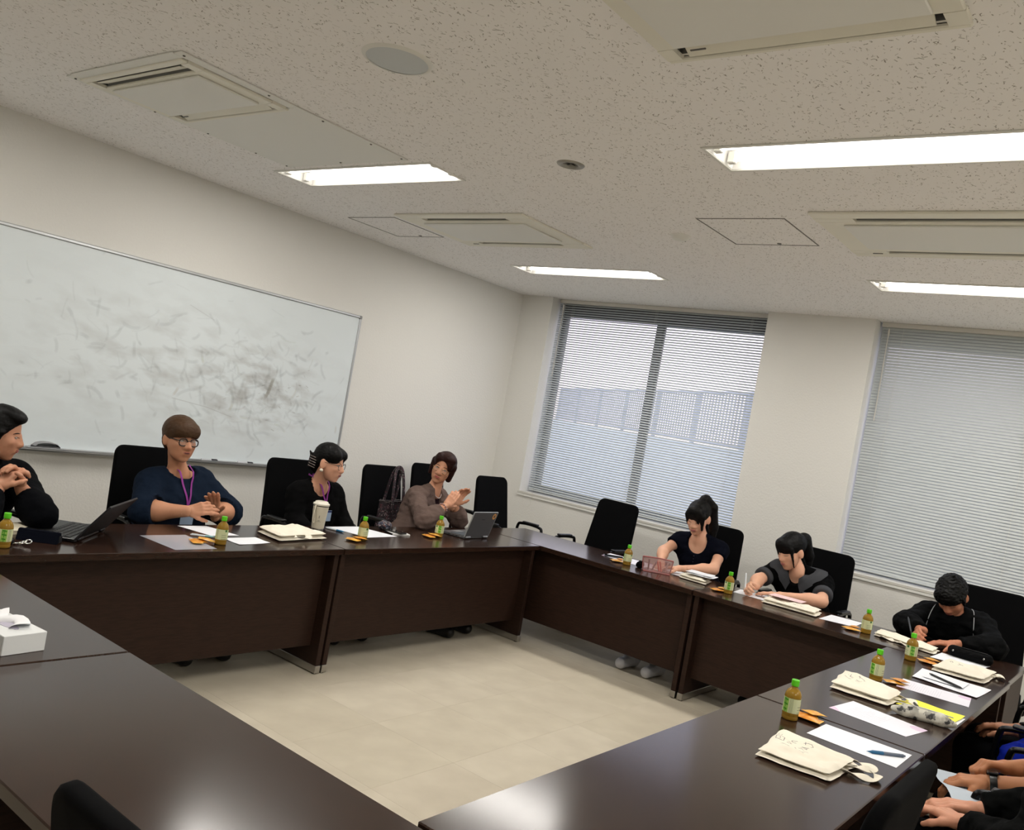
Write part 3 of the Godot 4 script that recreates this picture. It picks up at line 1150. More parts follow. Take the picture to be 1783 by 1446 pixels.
func bottle_label() -> StandardMaterial3D:
	var img := Image.create(512, 160, false, Image.FORMAT_RGB8)
	img.fill(Color(0.84, 0.86, 0.68))
	var g := Color(0.35, 0.66, 0.16)
	var dk := Color(0.16, 0.42, 0.16)
	for s in 2:
		var x := 30 + 256 * s
		# a tall two-character brush mark on a green ground
		img.fill_rect(Rect2i(x + 108, 10, 62, 122), Color(0.60, 0.78, 0.36))
		for p in [[[116, 26], [162, 24]], [[139, 16], [139, 66]], [[120, 44], [158, 42]], [[122, 64], [156, 62]], [[118, 84], [160, 82]], [[138, 74], [136, 126]], [[120, 102], [158, 100]], [[124, 124], [156, 122]], [[122, 92], [116, 118]]]:
			stroke(img, [Vector2(x + p[0][0], p[0][1]), Vector2(x + p[1][0], p[1][1])], Color(0.24, 0.55, 0.10, 0.95), 3.2)
		img.fill_rect(Rect2i(x + 52, 96, 34, 34), dk)
		for k in 6:
			stroke(img, [Vector2(x + 8, 22 + k * 11), Vector2(x + 78, 22 + k * 11)], Color(0.48, 0.52, 0.38, 0.55), 1.0)
		for k in 4:
			stroke(img, [Vector2(x + 184 + k * 9, 20), Vector2(x + 184 + k * 9, 120)], Color(0.34, 0.42, 0.30, 0.5), 1.2)
	stroke(img, [Vector2(0, 150), Vector2(511, 150)], g, 3.0)
	return picture(img, 0.35)

func packet_mesh(seed_value: int) -> ArrayMesh:
	# a pillow pack with flat crimped ends
	var r := RandomNumberGenerator.new()
	r.seed = seed_value
	var st := begin()
	for side in [1.0, -1.0]:
		var rows := []
		for j in 9:
			var v := j / 8.0
			var row := []
			for i in 8:
				var u := i / 7.0
				var e := pow(maxf(0.0, sin(PI * u)), 0.6) * pow(maxf(0.0, sin(PI * clampf((v - 0.08) / 0.84, 0, 1))), 0.5)
				row.append(Vector3((u - 0.5) * 0.05, 0.0065 + side * (0.006 * e + 0.0006) + 0.0012 * r.randf() * e, (v - 0.5) * 0.075))
			rows.append(row)
		grid_mesh(rows, false, true, st, side < 0)
	return st.commit()

func build_table_things():
	# bottles
	var b := [
		[-3.502, -0.133, 2.2, "green-capped tea bottle cut by the picture edge, beside the navy glasses case"],
		[-2.496, -0.146, 3.6, "green-capped tea bottle in front of the navy blouse, on the clear folder's corner"],
		[-1.501, -0.213, 0.4, "green-capped tea bottle in front of the woman with the claw clip"],
		[-0.748, -0.297, 5.0, "green-capped tea bottle next to the grey laptop"],
		[0.238, 0.569, 0.2, "green-capped tea bottle beside the pink mesh pencil pouch"],
		[0.243, 1.314, 4.6, "green-capped tea bottle in front of the girl in the polo shirt"],
		[0.232, 2.169, 2.9, "green-capped tea bottle nearest the writing boy's canvas bag, on the window table"],
		[-0.196, 2.51, 4.6, "green-capped tea bottle between the boy's canvas bag and the clipboard"],
		[-0.916, 2.535, 3.7, "green-capped tea bottle behind the creased canvas bag at the yellow sheet's table"],
		[-1.962, 2.528, 3.75, "largest green-capped tea bottle, above the canvas bag closest to the camera"]]
	var proto = null
	for a in b:
		var o = tea_bottle(Vector2(a[0], a[1]), a[2], a[3], proto)
		if proto == null: proto = o
	# snack packets, heaped by threes beside the bottles
	var pk := []
	for k in 3: pk.append(packet_mesh(50 + k))
	var pm := []
	for c in [Color(0.95, 0.76, 0.34), Color(0.92, 0.66, 0.24)]:
		var m := mat(c, 0.3)
		m.albedo_texture = M.get("packet_print", noise_tex(0.03, 64, 2, [Color(0.88, 0.74, 0.58), Color(1, 1, 0.95)], false, 1.0, 9))
		M.packet_print = m.albedo_texture
		pm.append(m)
	var s := [
		[-2.585, -0.195, 0.2, "orange snack packet in the heap on the clear folder", 3],
		[-1.563, -0.215, 0.8, "orange snack packet in the heap left of the claw-clip woman's bottle", 3],
		[-0.835, -0.300, 0.4, "orange snack packet in the heap before the woman in taupe", 3],
		[0.265, 0.47, 1.2, "orange snack packet in the heap beside the pink pouch's bottle", 3],
		[0.25, 1.235, 1.3, "orange snack packet in the heap by the polo girl's bottle", 3],
		[0.215, 2.085, 1.0, "orange snack packet in the heap by the sheet on the boy's table", 3],
		[-0.125, 2.575, 0.5, "orange snack packet in the heap between tea bottle and canvas bag at the table corner", 3],
		[-0.87, 2.60, 0.6, "orange snack packet half under the creased canvas bag", 2],
		[-1.875, 2.555, 0.5, "orange snack packet in the heap beside the largest tea bottle", 3]]
	var g := 0
	for a in s:
		g += 1
		for k in a[4]:
			var o = thing("snack_packet", a[3], "snack", Vector3(a[0] + [0.0, 0.032, -0.03][k], T + 0.0008 + [0.0, 0.009, 0.002][k], a[1] + [0.0, 0.018, 0.026][k]), a[2] + [0.0, 0.7, -0.5][k], a[3].replace("orange snack packet", "snack packets"))
			o.rotation.x = [0.0, 0.12, 0.0][k]
			put(pk[(k + g) % 3], "wrapper", pm[(k + g) % 2], o)
			var st := begin()
			for e in [-1, 1]: bx(st, Vector3(0, 0.0065, e * 0.0385), Vector3(0.05, 0.0012, 0.005))
			build(st, "crimped_end", pm[(k + g + 1) % 2], o)
	papers()
	bags()
	gadgets()
	more_gadgets()

func papers():
	var V := func(x, y): return Vector2(x, y)
	var lilac := Color(0.86, 0.78, 0.87)
	var leaf := picture(scribble_lines(256, 360, Color(0.905, 0.90, 0.935), Color(0.45, 0.45, 0.52), 0.12, 0.85, 0.16, 0.62, 14, 3, lilac), 0.6)
	var yel := picture(scribble_lines(256, 360, Color(0.96, 0.93, 0.27), Color(0.35, 0.33, 0.12), 0.1, 0.8, 0.10, 0.85, 11, 8), 0.7)
	var form := picture(scribble_lines(256, 360, Color(0.91, 0.92, 0.94), Color(0.45, 0.46, 0.5), 0.12, 0.88, 0.12, 0.55, 12, 12), 0.7)
	sheet("paper_sheet", "blank white sheet under the teal pen, closest to the camera", "paper", [V.call(-2.074, 2.913), V.call(-2.055, 2.622), V.call(-1.869, 2.627), V.call(-1.874, 2.913)], M.paper, 0.0, 0.0)
	sheet("leaflet", "lilac-cornered leaflet beside the cow-print pencil case", "leaflet", [V.call(-1.64, 2.562), V.call(-1.42, 2.588), V.call(-1.49, 2.878), V.call(-1.675, 2.846)], leaf, 0.0)
	sheet("leaflet", "lilac-cornered leaflet lying between yellow sheet and clipboard", "leaflet", [V.call(-0.905, 2.62), V.call(-0.70, 2.60), V.call(-0.675, 2.88), V.call(-0.875, 2.905)], leaf, 0.0)
	sheet("yellow_sheet", "bright yellow printed sheet with a black pen on it", "paper", [V.call(-1.255, 2.705), V.call(-1.085, 2.72), V.call(-1.095, 2.93), V.call(-1.275, 2.918)], yel, 0.004, 0.004)
	sheet("paper_sheet", "white sheet peeking out from under the yellow one", "paper", [V.call(-1.268, 2.74), V.call(-1.10, 2.75), V.call(-1.112, 2.935), V.call(-1.285, 2.932)], M.paper, 0.0)
	# clipboard-like folder with a sheet
	sheet("document_folder", "white folder with corner studs under the black pen, beside the corner canvas bag", "folder", [V.call(-0.335, 2.60), V.call(-0.60, 2.615), V.call(-0.65, 2.895), V.call(-0.37, 2.91)], form, 0.0015, 0.003)
	sheet("paper_sheet", "white sheet on the folder at the corner canvas bag", "paper", [V.call(-0.37, 2.64), V.call(-0.55, 2.65), V.call(-0.555, 2.82), V.call(-0.38, 2.82)], M.paper, 0.006)
	# whiteboard row
	sheet("paper_sheet", "white sheet under the gesturing hands", "paper", [V.call(-2.48, -0.56), V.call(-2.31, -0.562), V.call(-2.261, -0.33), V.call(-2.43, -0.325)], form, 0.0)
	sheet("paper_sheet", "small white sheet between tea bottle and folded canvas bag", "paper", [V.call(-2.40, -0.275), V.call(-2.193, -0.285), V.call(-2.19, -0.155), V.call(-2.40, -0.125)], form, 0.0, 0.002)
	sheet("paper_sheet", "white sheet before the woman with the claw clip", "paper", [V.call(-1.46, -0.57), V.call(-1.20, -0.585), V.call(-1.125, -0.30), V.call(-1.40, -0.275)], M.paper, 0.0)
	var clear := mat(Color(0.80, 0.82, 0.86, 0.55), 0.15)
	clear.transparency = BaseMaterial3D.TRANSPARENCY_ALPHA
	sheet("clear_folder", "translucent clear plastic folder in front of the navy blouse", "folder", [V.call(-2.811, -0.336), V.call(-2.562, -0.348), V.call(-2.575, -0.05), V.call(-2.80, -0.04)], clear, 0.0)
	# window row
	sheet("paper_sheet", "white sheet on which the polo girl writes", "paper", [V.call(0.36, 1.30), V.call(0.55, 1.27), V.call(0.58, 1.50), V.call(0.36, 1.52)], form, 0.0)
	sheet("paper_sheet", "white sheet between the canvas bags of girl and boy", "paper", [V.call(0.275, 1.885), V.call(0.54, 1.875), V.call(0.56, 2.06), V.call(0.33, 2.075)], form, 0.0)
	sheet("paper_sheet", "white sheet under the boy's black pencil case", "paper", [V.call(0.06, 2.55), V.call(0.30, 2.56), V.call(0.30, 2.80), V.call(0.10, 2.78)], M.paper, 0.0)
	sheet("paper_sheet", "lilac-tinted sheet beside the ponytail girl's tea bottle", "paper", [V.call(0.34, 0.30), V.call(0.53, 0.26), V.call(0.56, 0.62), V.call(0.33, 0.66)], leaf, 0.0)
	sheet("paper_sheet", "white sheet under the ponytail girl's writing hand", "paper", [V.call(0.36, 0.66), V.call(0.57, 0.62), V.call(0.58, 0.88), V.call(0.38, 0.90)], form, 0.001)

# folded canvas tote: stacked folds, a pair of handles, something handwritten
func tote(label: String, q: Array, h: float, seed_value: int, handles: Array, writing := [], group := "folded canvas tote bags"):
	var c := bil(q, 0.5, 0.5)
	var o = thing("tote_bag", label, "tote bag", Vector3(c.x, T, c.y), 0.0, group)
	var noise := FastNoiseLite.new()
	noise.seed = seed_value
	noise.frequency = 9.0
	noise.fractal_octaves = 2
	var layers := 2
	for L in layers:
		var y0 := h * 0.42 * L
		var th := h * [0.42, 0.62][L] as float
		var shrink := [0.0, 0.03][L] as float
		var top := []
		var bot := []
		var nu := 23
		var nv := 19
		for j in nv:
			var r1 := []
			var r0 := []
			for i in nu:
				var u := i / (nu - 1.0)
				var v := j / (nv - 1.0)
				var wx := 0.05 * noise.get_noise_2d(v * 0.22 + L * 3.0, 7.0 + floorf(u + 0.5))
				var wy := 0.05 * noise.get_noise_2d(u * 0.22 + L * 5.0, 3.0 + floorf(v + 0.5))
				var p := bil(q, lerpf(shrink, 1.0 - shrink * 0.5, u) + wx * absf(u - 0.5), lerpf(shrink * 0.4, 1.0 - shrink, v) + wy * absf(v - 0.5)) - c
				var e := minf(minf(u, 1.0 - u), minf(v, 1.0 - v))
				var rd := sqrt(clampf(1.0 - pow(1.0 - clampf(e / 0.16, 0, 1), 2.0), 0.0, 1.0))
				var fold := noise.get_noise_2d(p.x * 0.9 + L, p.y * 0.9) * 0.016 * minf(1.0, e * 6.0)
				var ridge := absf(noise.get_noise_2d(p.x * 0.7 + p.y * 0.5 + 9.0, p.y * 0.25 - p.x * 0.2 + seed_value)) * 0.022 * pow(maxf(u, v), 2.0) * minf(1.0, e * 7.0)
				var ymid := y0 + th * 0.5 + ((fold - ridge) if L == layers - 1 else 0.4 * fold)
				r1.append(Vector3(p.x, maxf(0.0015 + y0 * 0.6, ymid + th * 0.5 * rd), p.y))
				r0.append(Vector3(p.x, maxf(0.0005, y0 + th * 0.5 - th * 0.5 * rd), p.y))
			top.append(r1)
			bot.append(r0)
		var st := begin()
		grid_mesh(top, false, true, st, quad_turn(q))
		grid_mesh(bot, false, true, st, not quad_turn(q))
		var m: Material = M.canvas
		if L == layers - 1 and writing.size() > 0: m = handwriting(writing)
		build(st, "folded_panel", m, o)
	for hd in handles:
		# webbing band lying in a loop
		var pts := []
		for p in hd: pts.append(Vector3(p[0] - c.x, p[2], p[1] - c.y))
		var path := smooth_path(pts, 6)
		var rows := []
		for i in path.size():
			var d: Vector3 = (path[mini(i + 1, path.size() - 1)] - path[maxi(i - 1, 0)]).normalized()
			var side := d.cross(Vector3.UP).normalized() * 0.0125
			var tw := Basis(d, 0.5 * sin(i * 0.55 + seed_value))
			side = tw * side
			var up := side.cross(d).normalized() * 0.0012
			var row := []
			for e in [[-1, -1], [-1, 1], [1, 1], [1, -1]]:
				var v: Vector3 = path[i] + side * e[0] + up * e[1]
				row.append(Vector3(v.x, maxf(v.y, 0.0008), v.z))
			rows.append(row)
		build(grid_mesh(rows, true, false), "handle", M.canvas, o)
	return o

func handwriting(strokes: Array) -> StandardMaterial3D:
	var img := Image.create(384, 384, false, Image.FORMAT_RGB8)
	img.fill(Color(0.91, 0.885, 0.82))
	for s in strokes:
		var pts := []
		for p in s: pts.append(Vector2(p[0], p[1]) * 384.0)
		stroke(img, pts, Color(0.20, 0.20, 0.22, 0.5), 1.2)
	var m := picture(img, 0.95)
	m.metallic_specular = 0.2
	return m

func bags():
	var V := func(x, y): return Vector2(x, y)
	# handwriting: a small box, then two rows of letters, placed by (u, v, size) on the panel
	var near := []
	letter(near, "box", 0.48, 0.05, 0.13)
	letter(near, "dash", 0.63, 0.04, 0.09)
	letter(near, "N", 0.24, 0.19, 0.14)
	letter(near, "o", 0.40, 0.22, 0.09)
	letter(near, "m", 0.49, 0.215, 0.10)
	letter(near, "i", 0.60, 0.20, 0.09)
	letter(near, "n", 0.65, 0.21, 0.10)
	letter(near, "K", 0.30, 0.36, 0.15)
	letter(near, "y", 0.43, 0.40, 0.12)
	letter(near, "u", 0.54, 0.40, 0.10)
	letter(near, "j", 0.64, 0.38, 0.13)
	letter(near, "i", 0.74, 0.39, 0.09)
	tote("canvas tote closest to the camera, handwriting in two rows", [V.call(-2.47, 2.61), V.call(-2.17, 2.58), V.call(-2.215, 2.835), V.call(-2.45, 2.825)], 0.03, 3,
		[[[-2.33, 2.80, 0.014], [-2.32, 2.86, 0.012], [-2.30, 2.905, 0.010], [-2.25, 2.90, 0.012], [-2.245, 2.82, 0.016]], [[-2.29, 2.80, 0.014], [-2.275, 2.855, 0.02], [-2.23, 2.885, 0.018], [-2.20, 2.84, 0.014], [-2.215, 2.79, 0.014]]], near)
	var mid := []
	letter(mid, "K", 0.46, 0.10, 0.12)
	letter(mid, "dash", 0.62, 0.12, 0.1)
	letter(mid, "n", 0.58, 0.16, 0.08)
	letter(mid, "y", 0.50, 0.30, 0.11)
	letter(mid, "o", 0.62, 0.30, 0.08)
	letter(mid, "j", 0.70, 0.28, 0.12)
	letter(mid, "i", 0.40, 0.34, 0.07)
	tote("creased canvas tote beyond the largest tea bottle, short handwriting", [V.call(-1.345, 2.47), V.call(-1.03, 2.43), V.call(-1.13, 2.705), V.call(-1.34, 2.70)], 0.038, 8,
		[[[-1.22, 2.66, 0.014], [-1.21, 2.73, 0.014], [-1.18, 2.755, 0.012], [-1.15, 2.74, 0.014], [-1.15, 2.68, 0.018]]], mid)
	var far := []
	letter(far, "i", 0.40, 0.15, 0.08)
	letter(far, "n", 0.46, 0.15, 0.09)
	letter(far, "o", 0.57, 0.15, 0.08)
	letter(far, "K", 0.44, 0.32, 0.10)
	letter(far, "y", 0.58, 0.32, 0.09)
	tote("canvas tote at the table corner beside the studded folder", [V.call(-0.32, 2.635), V.call(0.0, 2.645), V.call(0.03, 2.875), V.call(-0.29, 2.865)], 0.036, 14,
		[[[-0.06, 2.84, 0.014], [-0.05, 2.895, 0.016], [-0.02, 2.905, 0.014], [0.01, 2.88, 0.014], [0.01, 2.84, 0.016]]], far)
	tote("crumpled canvas tote lying flat before the writing boy", [V.call(0.225, 2.215), V.call(0.42, 2.20), V.call(0.31, 2.545), V.call(0.145, 2.555)], 0.026, 21,
		[[[0.19, 2.36, 0.010], [0.145, 2.40, 0.010], [0.135, 2.45, 0.012], [0.175, 2.47, 0.012]], [[0.22, 2.26, 0.010], [0.185, 2.29, 0.010], [0.20, 2.33, 0.010]]])
	var pol := []
	letter(pol, "N", 0.22, 0.30, 0.09)
	letter(pol, "o", 0.22, 0.42, 0.08)
	letter(pol, "y", 0.20, 0.55, 0.09)
	letter(pol, "n", 0.20, 0.68, 0.08)
	letter(pol, "dash", 0.36, 0.40, 0.10)
	tote("plump canvas tote before the girl in the polo shirt", [V.call(0.27, 1.525), V.call(0.455, 1.50), V.call(0.465, 1.84), V.call(0.27, 1.87)], 0.035, 27, [], pol)
	sheet("pink_sheet", "pale pink printed sheet on the polo girl's canvas tote", "paper", [V.call(0.33, 1.54), V.call(0.455, 1.535), V.call(0.46, 1.74), V.call(0.34, 1.745)], picture(scribble_lines(192, 256, Color(0.93, 0.80, 0.80), Color(0.6, 0.4, 0.42), 0.15, 0.8, 0.2, 0.6, 5, 31), 0.7), 0.049)
	tote("flat canvas tote with papers on top before the ponytail girl", [V.call(0.32, 0.925), V.call(0.475, 0.90), V.call(0.485, 1.09), V.call(0.30, 1.13)], 0.03, 33, [])
	for k in 2:
		sheet("paper_sheet", ["upper white sheet fanned on the ponytail girl's tote", "lower white sheet fanned on the ponytail girl's tote"][k], "paper", [V.call(0.35 - k * 0.03, 0.95 + k * 0.03), V.call(0.485 - k * 0.02, 0.93 + k * 0.03), V.call(0.505 - k * 0.02, 1.10 + k * 0.03), V.call(0.37 - k * 0.03, 1.13 + k * 0.02)], M.paper, 0.048 - k * 0.004, 0.003)
	tote("plain canvas tote folded beside the cream tumbler", [V.call(-2.10, -0.40), V.call(-1.80, -0.45), V.call(-1.755, -0.225), V.call(-2.13, -0.17)], 0.045, 40,
		[[[-2.02, -0.18, 0.03], [-1.98, -0.15, 0.028], [-1.93, -0.165, 0.03], [-1.92, -0.21, 0.034]]])

func letter(into: Array, which: String, u: float, v: float, size: float):
	var shapes := {
		"box": [[[0.05, 0.15], [0.95, 0.05], [1.0, 0.9], [0.1, 1.0], [0.05, 0.15]], [[0.35, 0.55], [0.65, 0.5]]],
		"dash": [[[0.0, 0.2], [1.0, 0.1]], [[0.1, 0.6], [1.1, 0.5]]],
		"N": [[[0.1, 1.0], [0.2, 0.05]], [[0.2, 0.1], [0.7, 0.95]], [[0.7, 0.95], [0.85, 0.0]]],
		"o": [[[0.5, 0.15], [0.15, 0.5], [0.45, 0.95], [0.85, 0.6], [0.5, 0.15]]],
		"m": [[[0.1, 0.95], [0.15, 0.2], [0.4, 0.3], [0.4, 0.9]], [[0.4, 0.4], [0.65, 0.25], [0.75, 0.9]]],
		"n": [[[0.1, 0.95], [0.15, 0.2]], [[0.15, 0.45], [0.55, 0.2], [0.7, 0.95]]],
		"i": [[[0.3, 0.3], [0.35, 0.95]], [[0.3, 0.0], [0.32, 0.06]]],
		"K": [[[0.15, 0.0], [0.2, 1.05]], [[0.8, 0.05], [0.2, 0.6], [0.85, 1.05]]],
		"y": [[[0.1, 0.05], [0.4, 0.6]], [[0.85, 0.0], [0.4, 0.6], [0.2, 1.2]]],
		"u": [[[0.1, 0.1], [0.2, 0.8], [0.6, 0.8], [0.75, 0.05], [0.85, 0.95]]],
		"j": [[[0.6, 0.1], [0.6, 0.9], [0.2, 1.2], [0.0, 1.0]], [[0.3, 0.35], [0.9, 0.2]]]}
	for l in shapes[which]:
		var n := []
		for p in l: n.append([u + p[0] * size * 0.8, v + p[1] * size])
		into.append(n)

func pen(label: String, a: Vector3, b: Vector3, m: Material, grip: Material, r := 0.0048, called := "pen"):
	var o = thing(called, label, "pen", a)
	var d := b - a
	var l := d.length()
	var bs := Basis(Quaternion(Vector3.UP, d.normalized()))
	o.basis = bs
	build(lathe([[0.0006, 0.0], [0.0012, 0.004], [r * 0.7, 0.016], [r, 0.02], [r * 1.1, l * 0.42], [r, l * 0.43]], 12), "grip", grip, o)
	build(lathe([[r, l * 0.43], [r, l * 0.95], [r * 0.6, l * 0.96], [r * 0.6, l], [0.0, l]], 12), "barrel", m, o)
	var st := begin()
	bx(st, Vector3(r + 0.0015, l * 0.82, 0), Vector3(0.0018, l * 0.26, 0.004), 0.0005)
	build(st, "clip", M.chrome, o)
	return o

func laptop(label: String, hinge_a: Vector3, hinge_b: Vector3, depth: float, height: float, open_deg: float, shell: Material, keys: Material, edge: Material):
	# the hinge runs from a to b; the base lies on the side of -out, the lid leans outwards
	var x := (hinge_b - hinge_a).normalized()
	var w := hinge_a.distance_to(hinge_b)
	var out := x.cross(Vector3.UP) * -1.0
	var o = thing("laptop", label, "laptop", (hinge_a + hinge_b) / 2)
	o.basis = Basis(x, Vector3.UP, x.cross(Vector3.UP))
	# local: x along hinge, z = x cross up; base towards sgn
	var st := begin()
	bx(st, Vector3(0, 0.010, -depth / 2), Vector3(w, 0.016, depth), 0.003)
	build(st, "base", shell, o)
	st = begin()
	bx(st, Vector3(0, 0.0185, -depth * 0.36), Vector3(w * 0.93, 0.001, depth * 0.5))
	build(st, "key_well", M.black_plastic, o)
	var kw := w * 0.93 / 14
	var kd := depth * 0.5 / 5
	var km := box_mesh(Vector3(kw * 0.84, 0.0022, kd * 0.84), 0.0006)
	for r in 5:
		for c in 14:
			put(km, "key", keys, o, Transform3D(Basis.IDENTITY, Vector3((c - 6.5) * kw, 0.02, -depth * 0.36 + (r - 2) * kd)))
	st = begin()
	bx(st, Vector3(0, 0.0183, -depth * 0.81), Vector3(w * 0.3, 0.001, depth * 0.26), 0.0003)
	build(st, "touchpad", edge, o)
	var lean := deg_to_rad(open_deg - 90.0)
	var lb := Basis(Vector3(1, 0, 0), lean)
	var lid := Node3D.new()
	lid.name = "lid"
	o.add_child(lid)
	lid.transform = Transform3D(lb, Vector3(0, 0.016, 0.002))
	st = begin()
	bx(st, Vector3(0, height / 2, 0), Vector3(w, height, 0.007), 0.002)
	build(st, "shell", shell, lid)
	st = begin()
	bx(st, Vector3(0, height / 2, -0.004), Vector3(w * 0.94, height * 0.9, 0.001))
	build(st, "screen", mat(Color(0.03, 0.03, 0.04), 0.15), lid)
	st = begin()
	bx(st, Vector3(0, height - 0.001, 0.0), Vector3(w, 0.003, 0.0085), 0.001)
	for s in [-1, 1]: bx(st, Vector3(s * (w / 2 - 0.001), height / 2, 0.0), Vector3(0.003, height, 0.0085), 0.001)
	build(st, "lid_edge", edge, lid)
	for s in [-1, 1]:
		build(tube([Vector3(s * w * 0.36 - 0.025, 0.013, 0.004), Vector3(s * w * 0.36 + 0.025, 0.013, 0.004)], 0.007, 10), "hinge", edge, o)
	for k in 4:
		st = begin()
		bx(st, Vector3(-w / 2 - 0.0002, 0.010, -depth * (0.15 + 0.16 * k)), Vector3(0.001, 0.005, 0.016))
		build(st, "port", M.chrome if k % 2 == 0 else M.black_plastic, o)
	return [o, lid, w, height]

func gadgets():
	# grey laptop with its lid towards the camera
	var grey := mat(Color(0.36, 0.36, 0.365), 0.4, 0.35)
	var rim := mat(Color(0.70, 0.71, 0.72), 0.3, 0.6)
	var L = laptop("small grey laptop with a ring-shaped sticker on its lid", Vector3(-0.575, T, -0.225), Vector3(-0.30, T, -0.245), 0.20, 0.185, 106.0, grey, mat(Color(0.30, 0.33, 0.36), 0.5), rim)
	var lid = L[1]
	var ring := []
	for k in 20:
		var a := TAU * k / 20
		ring.append(Vector3(L[2] / 2 - 0.03 + cos(a) * 0.0145, L[3] - 0.032 + sin(a) * 0.017, 0.0042))
	var stick = build(tube(ring, 0.0055, 6, null, true), "sticker", mat(Color(0.86, 0.62, 0.36), 0.6), lid)
	stick.scale = Vector3(1, 1, 0.25)
	stick.position.z = 0.0031
	var lm := begin()
	bx(lm, Vector3(-0.005, L[3] * 0.70, 0.0038), Vector3(0.034, 0.0045, 0.0006))
	build(lm, "logo_mark", M.black_plastic, lid)
	# black laptop
	var blk := mat(Color(0.028, 0.028, 0.032), 0.4)
	laptop("large open black laptop between the suited man and the navy blouse", Vector3(-3.19, T, -0.19), Vector3(-2.93, T, -0.44), 0.24, 0.20, 127.0, blk, mat(Color(0.05, 0.05, 0.055), 0.5), mat(Color(0.16, 0.16, 0.17), 0.3, 0.4))
	# cream tumbler
	var o = thing("tumbler", "cream travel tumbler with a lid and a carrying loop", "tumbler", Vector3(-1.613, T, -0.485))
	var cream := mat(Color(0.83, 0.80, 0.72), 0.45)
	build(lathe([[0.0, 0.0], [0.034, 0.0], [0.035, 0.004], [0.0355, 0.012]], 32), "steel_base", M.steel, o)
	build(lathe([[0.0355, 0.012], [0.0365, 0.014], [0.0455, 0.138], [0.045, 0.143]], 32), "body", cream, o)
	build(lathe([[0.0445, 0.143], [0.0445, 0.148]], 32), "seal_ring", M.black_plastic, o)
	build(lathe([[0.0445, 0.148], [0.0485, 0.149], [0.049, 0.158], [0.046, 0.161], [0.040, 0.162], [0.038, 0.170], [0.030, 0.173], [0.0, 0.173]], 32), "lid", mat(Color(0.88, 0.86, 0.80), 0.4), o)
	var lp := smooth_path([Vector3(-0.047, 0.150, 0.01), Vector3(-0.058, 0.12, 0.016), Vector3(-0.064, 0.07, 0.02), Vector3(-0.057, 0.047, 0.022), Vector3(-0.049, 0.06, 0.02), Vector3(-0.052, 0.11, 0.012), Vector3(-0.047, 0.148, 0.004)], 6)
	build(tube(lp, 0.0028, 8), "carrying_loop", cream, o)
	for k in 3:
		var st := begin()
		bx(st, Vector3(0, [0.055, 0.061, 0.083][k], [0.0402, 0.0407, 0.0423][k]), Vector3([0.026, 0.012, 0.004][k], [0.0012, 0.003, 0.016][k], 0.0006))
		build(st, "print_mark", mat(Color(0.50, 0.48, 0.44), 0.5), o, Transform3D(Basis(Vector3.UP, -0.72), Vector3.ZERO))
	# pens
	var white := mat(Color(0.86, 0.88, 0.90), 0.35)
	var teal := mat(Color(0.03, 0.36, 0.52), 0.35)
	pen("pen with a teal grip on the blank sheet closest to the camera", Vector3(-2.033, T + 0.0065, 2.81), Vector3(-1.935, T + 0.0065, 2.905), mat(Color(0.36, 0.40, 0.46), 0.3), teal, 0.0055)
	pen("white pen with a blue grip beside the cream tumbler", Vector3(-1.475, T + 0.006, -0.395), Vector3(-1.515, T + 0.006, -0.525), white, mat(Color(0.10, 0.42, 0.60), 0.35), 0.0055)
	pen("pale pen lying by the clear folder", Vector3(-2.44, T + 0.006, -0.268), Vector3(-2.545, T + 0.006, -0.335), white, mat(Color(0.55, 0.74, 0.75), 0.4), 0.005)
	pen("black pen lying on the studded folder", Vector3(-0.585, T + 0.0125, 2.83), Vector3(-0.46, T + 0.0125, 2.66), M.black_plastic, M.black_plastic, 0.005)
	pen("short black pen across the yellow sheet", Vector3(-1.24, T + 0.014, 2.79), Vector3(-1.175, T + 0.014, 2.755), M.black_plastic, M.black_plastic, 0.005)
	pen("dark pen held by the writing boy", Vector3(0.362, T + 0.005, 2.395), Vector3(0.415, T + 0.128, 2.335), mat(Color(0.25, 0.27, 0.30), 0.3), M.black_plastic, 0.0045)
	pen("white pen held upright by the polo girl", Vector3(0.375, T + 0.005, 1.372), Vector3(0.405, T + 0.135, 1.345), white, white, 0.005)
	# tissue box
	var tb = thing("tissue_box", "white cardboard tissue box with a pulled tissue, at the picture edge", "tissue box", Vector3(-3.945, T, 0.985), 0.12)
	var st2 := begin()
	bx(st2, Vector3(0, 0.027, 0), Vector3(0.12, 0.054, 0.235), 0.0015)
	build(st2, "carton", mat(Color(0.88, 0.89, 0.89), 0.6), tb)
	var pl := PackedVector2Array()
	for k in 24: pl.append(Vector2(cos(TAU * k / 24) * 0.018, sin(TAU * k / 24) * 0.075))
	build(slab(pl, 0.0012, 0.0, null, Transform3D(Basis(Vector3(1, 0, 0), -PI / 2), Vector3(0, 0.0545, 0))), "opening_print", mat(Color(0.72, 0.70, 0.76), 0.7), tb)
	var rows := []
	for j in 8:
		var row := []
		for i in 12:
			var u := i / 11.0 - 0.5
			var v := j / 7.0
			row.append(Vector3(0.02 * sin(u * 9.0) * (1.0 - v * 0.3) + 0.045 * v * v, 0.055 + 0.03 * v - 0.022 * v * v + 0.008 * cos(u * 11.0) * v, u * (0.12 + 0.04 * v)))
		rows.append(row)
	build(grid_mesh(rows, false, false), "tissue", mat(Color(0.93, 0.93, 0.94), 0.9), tb)

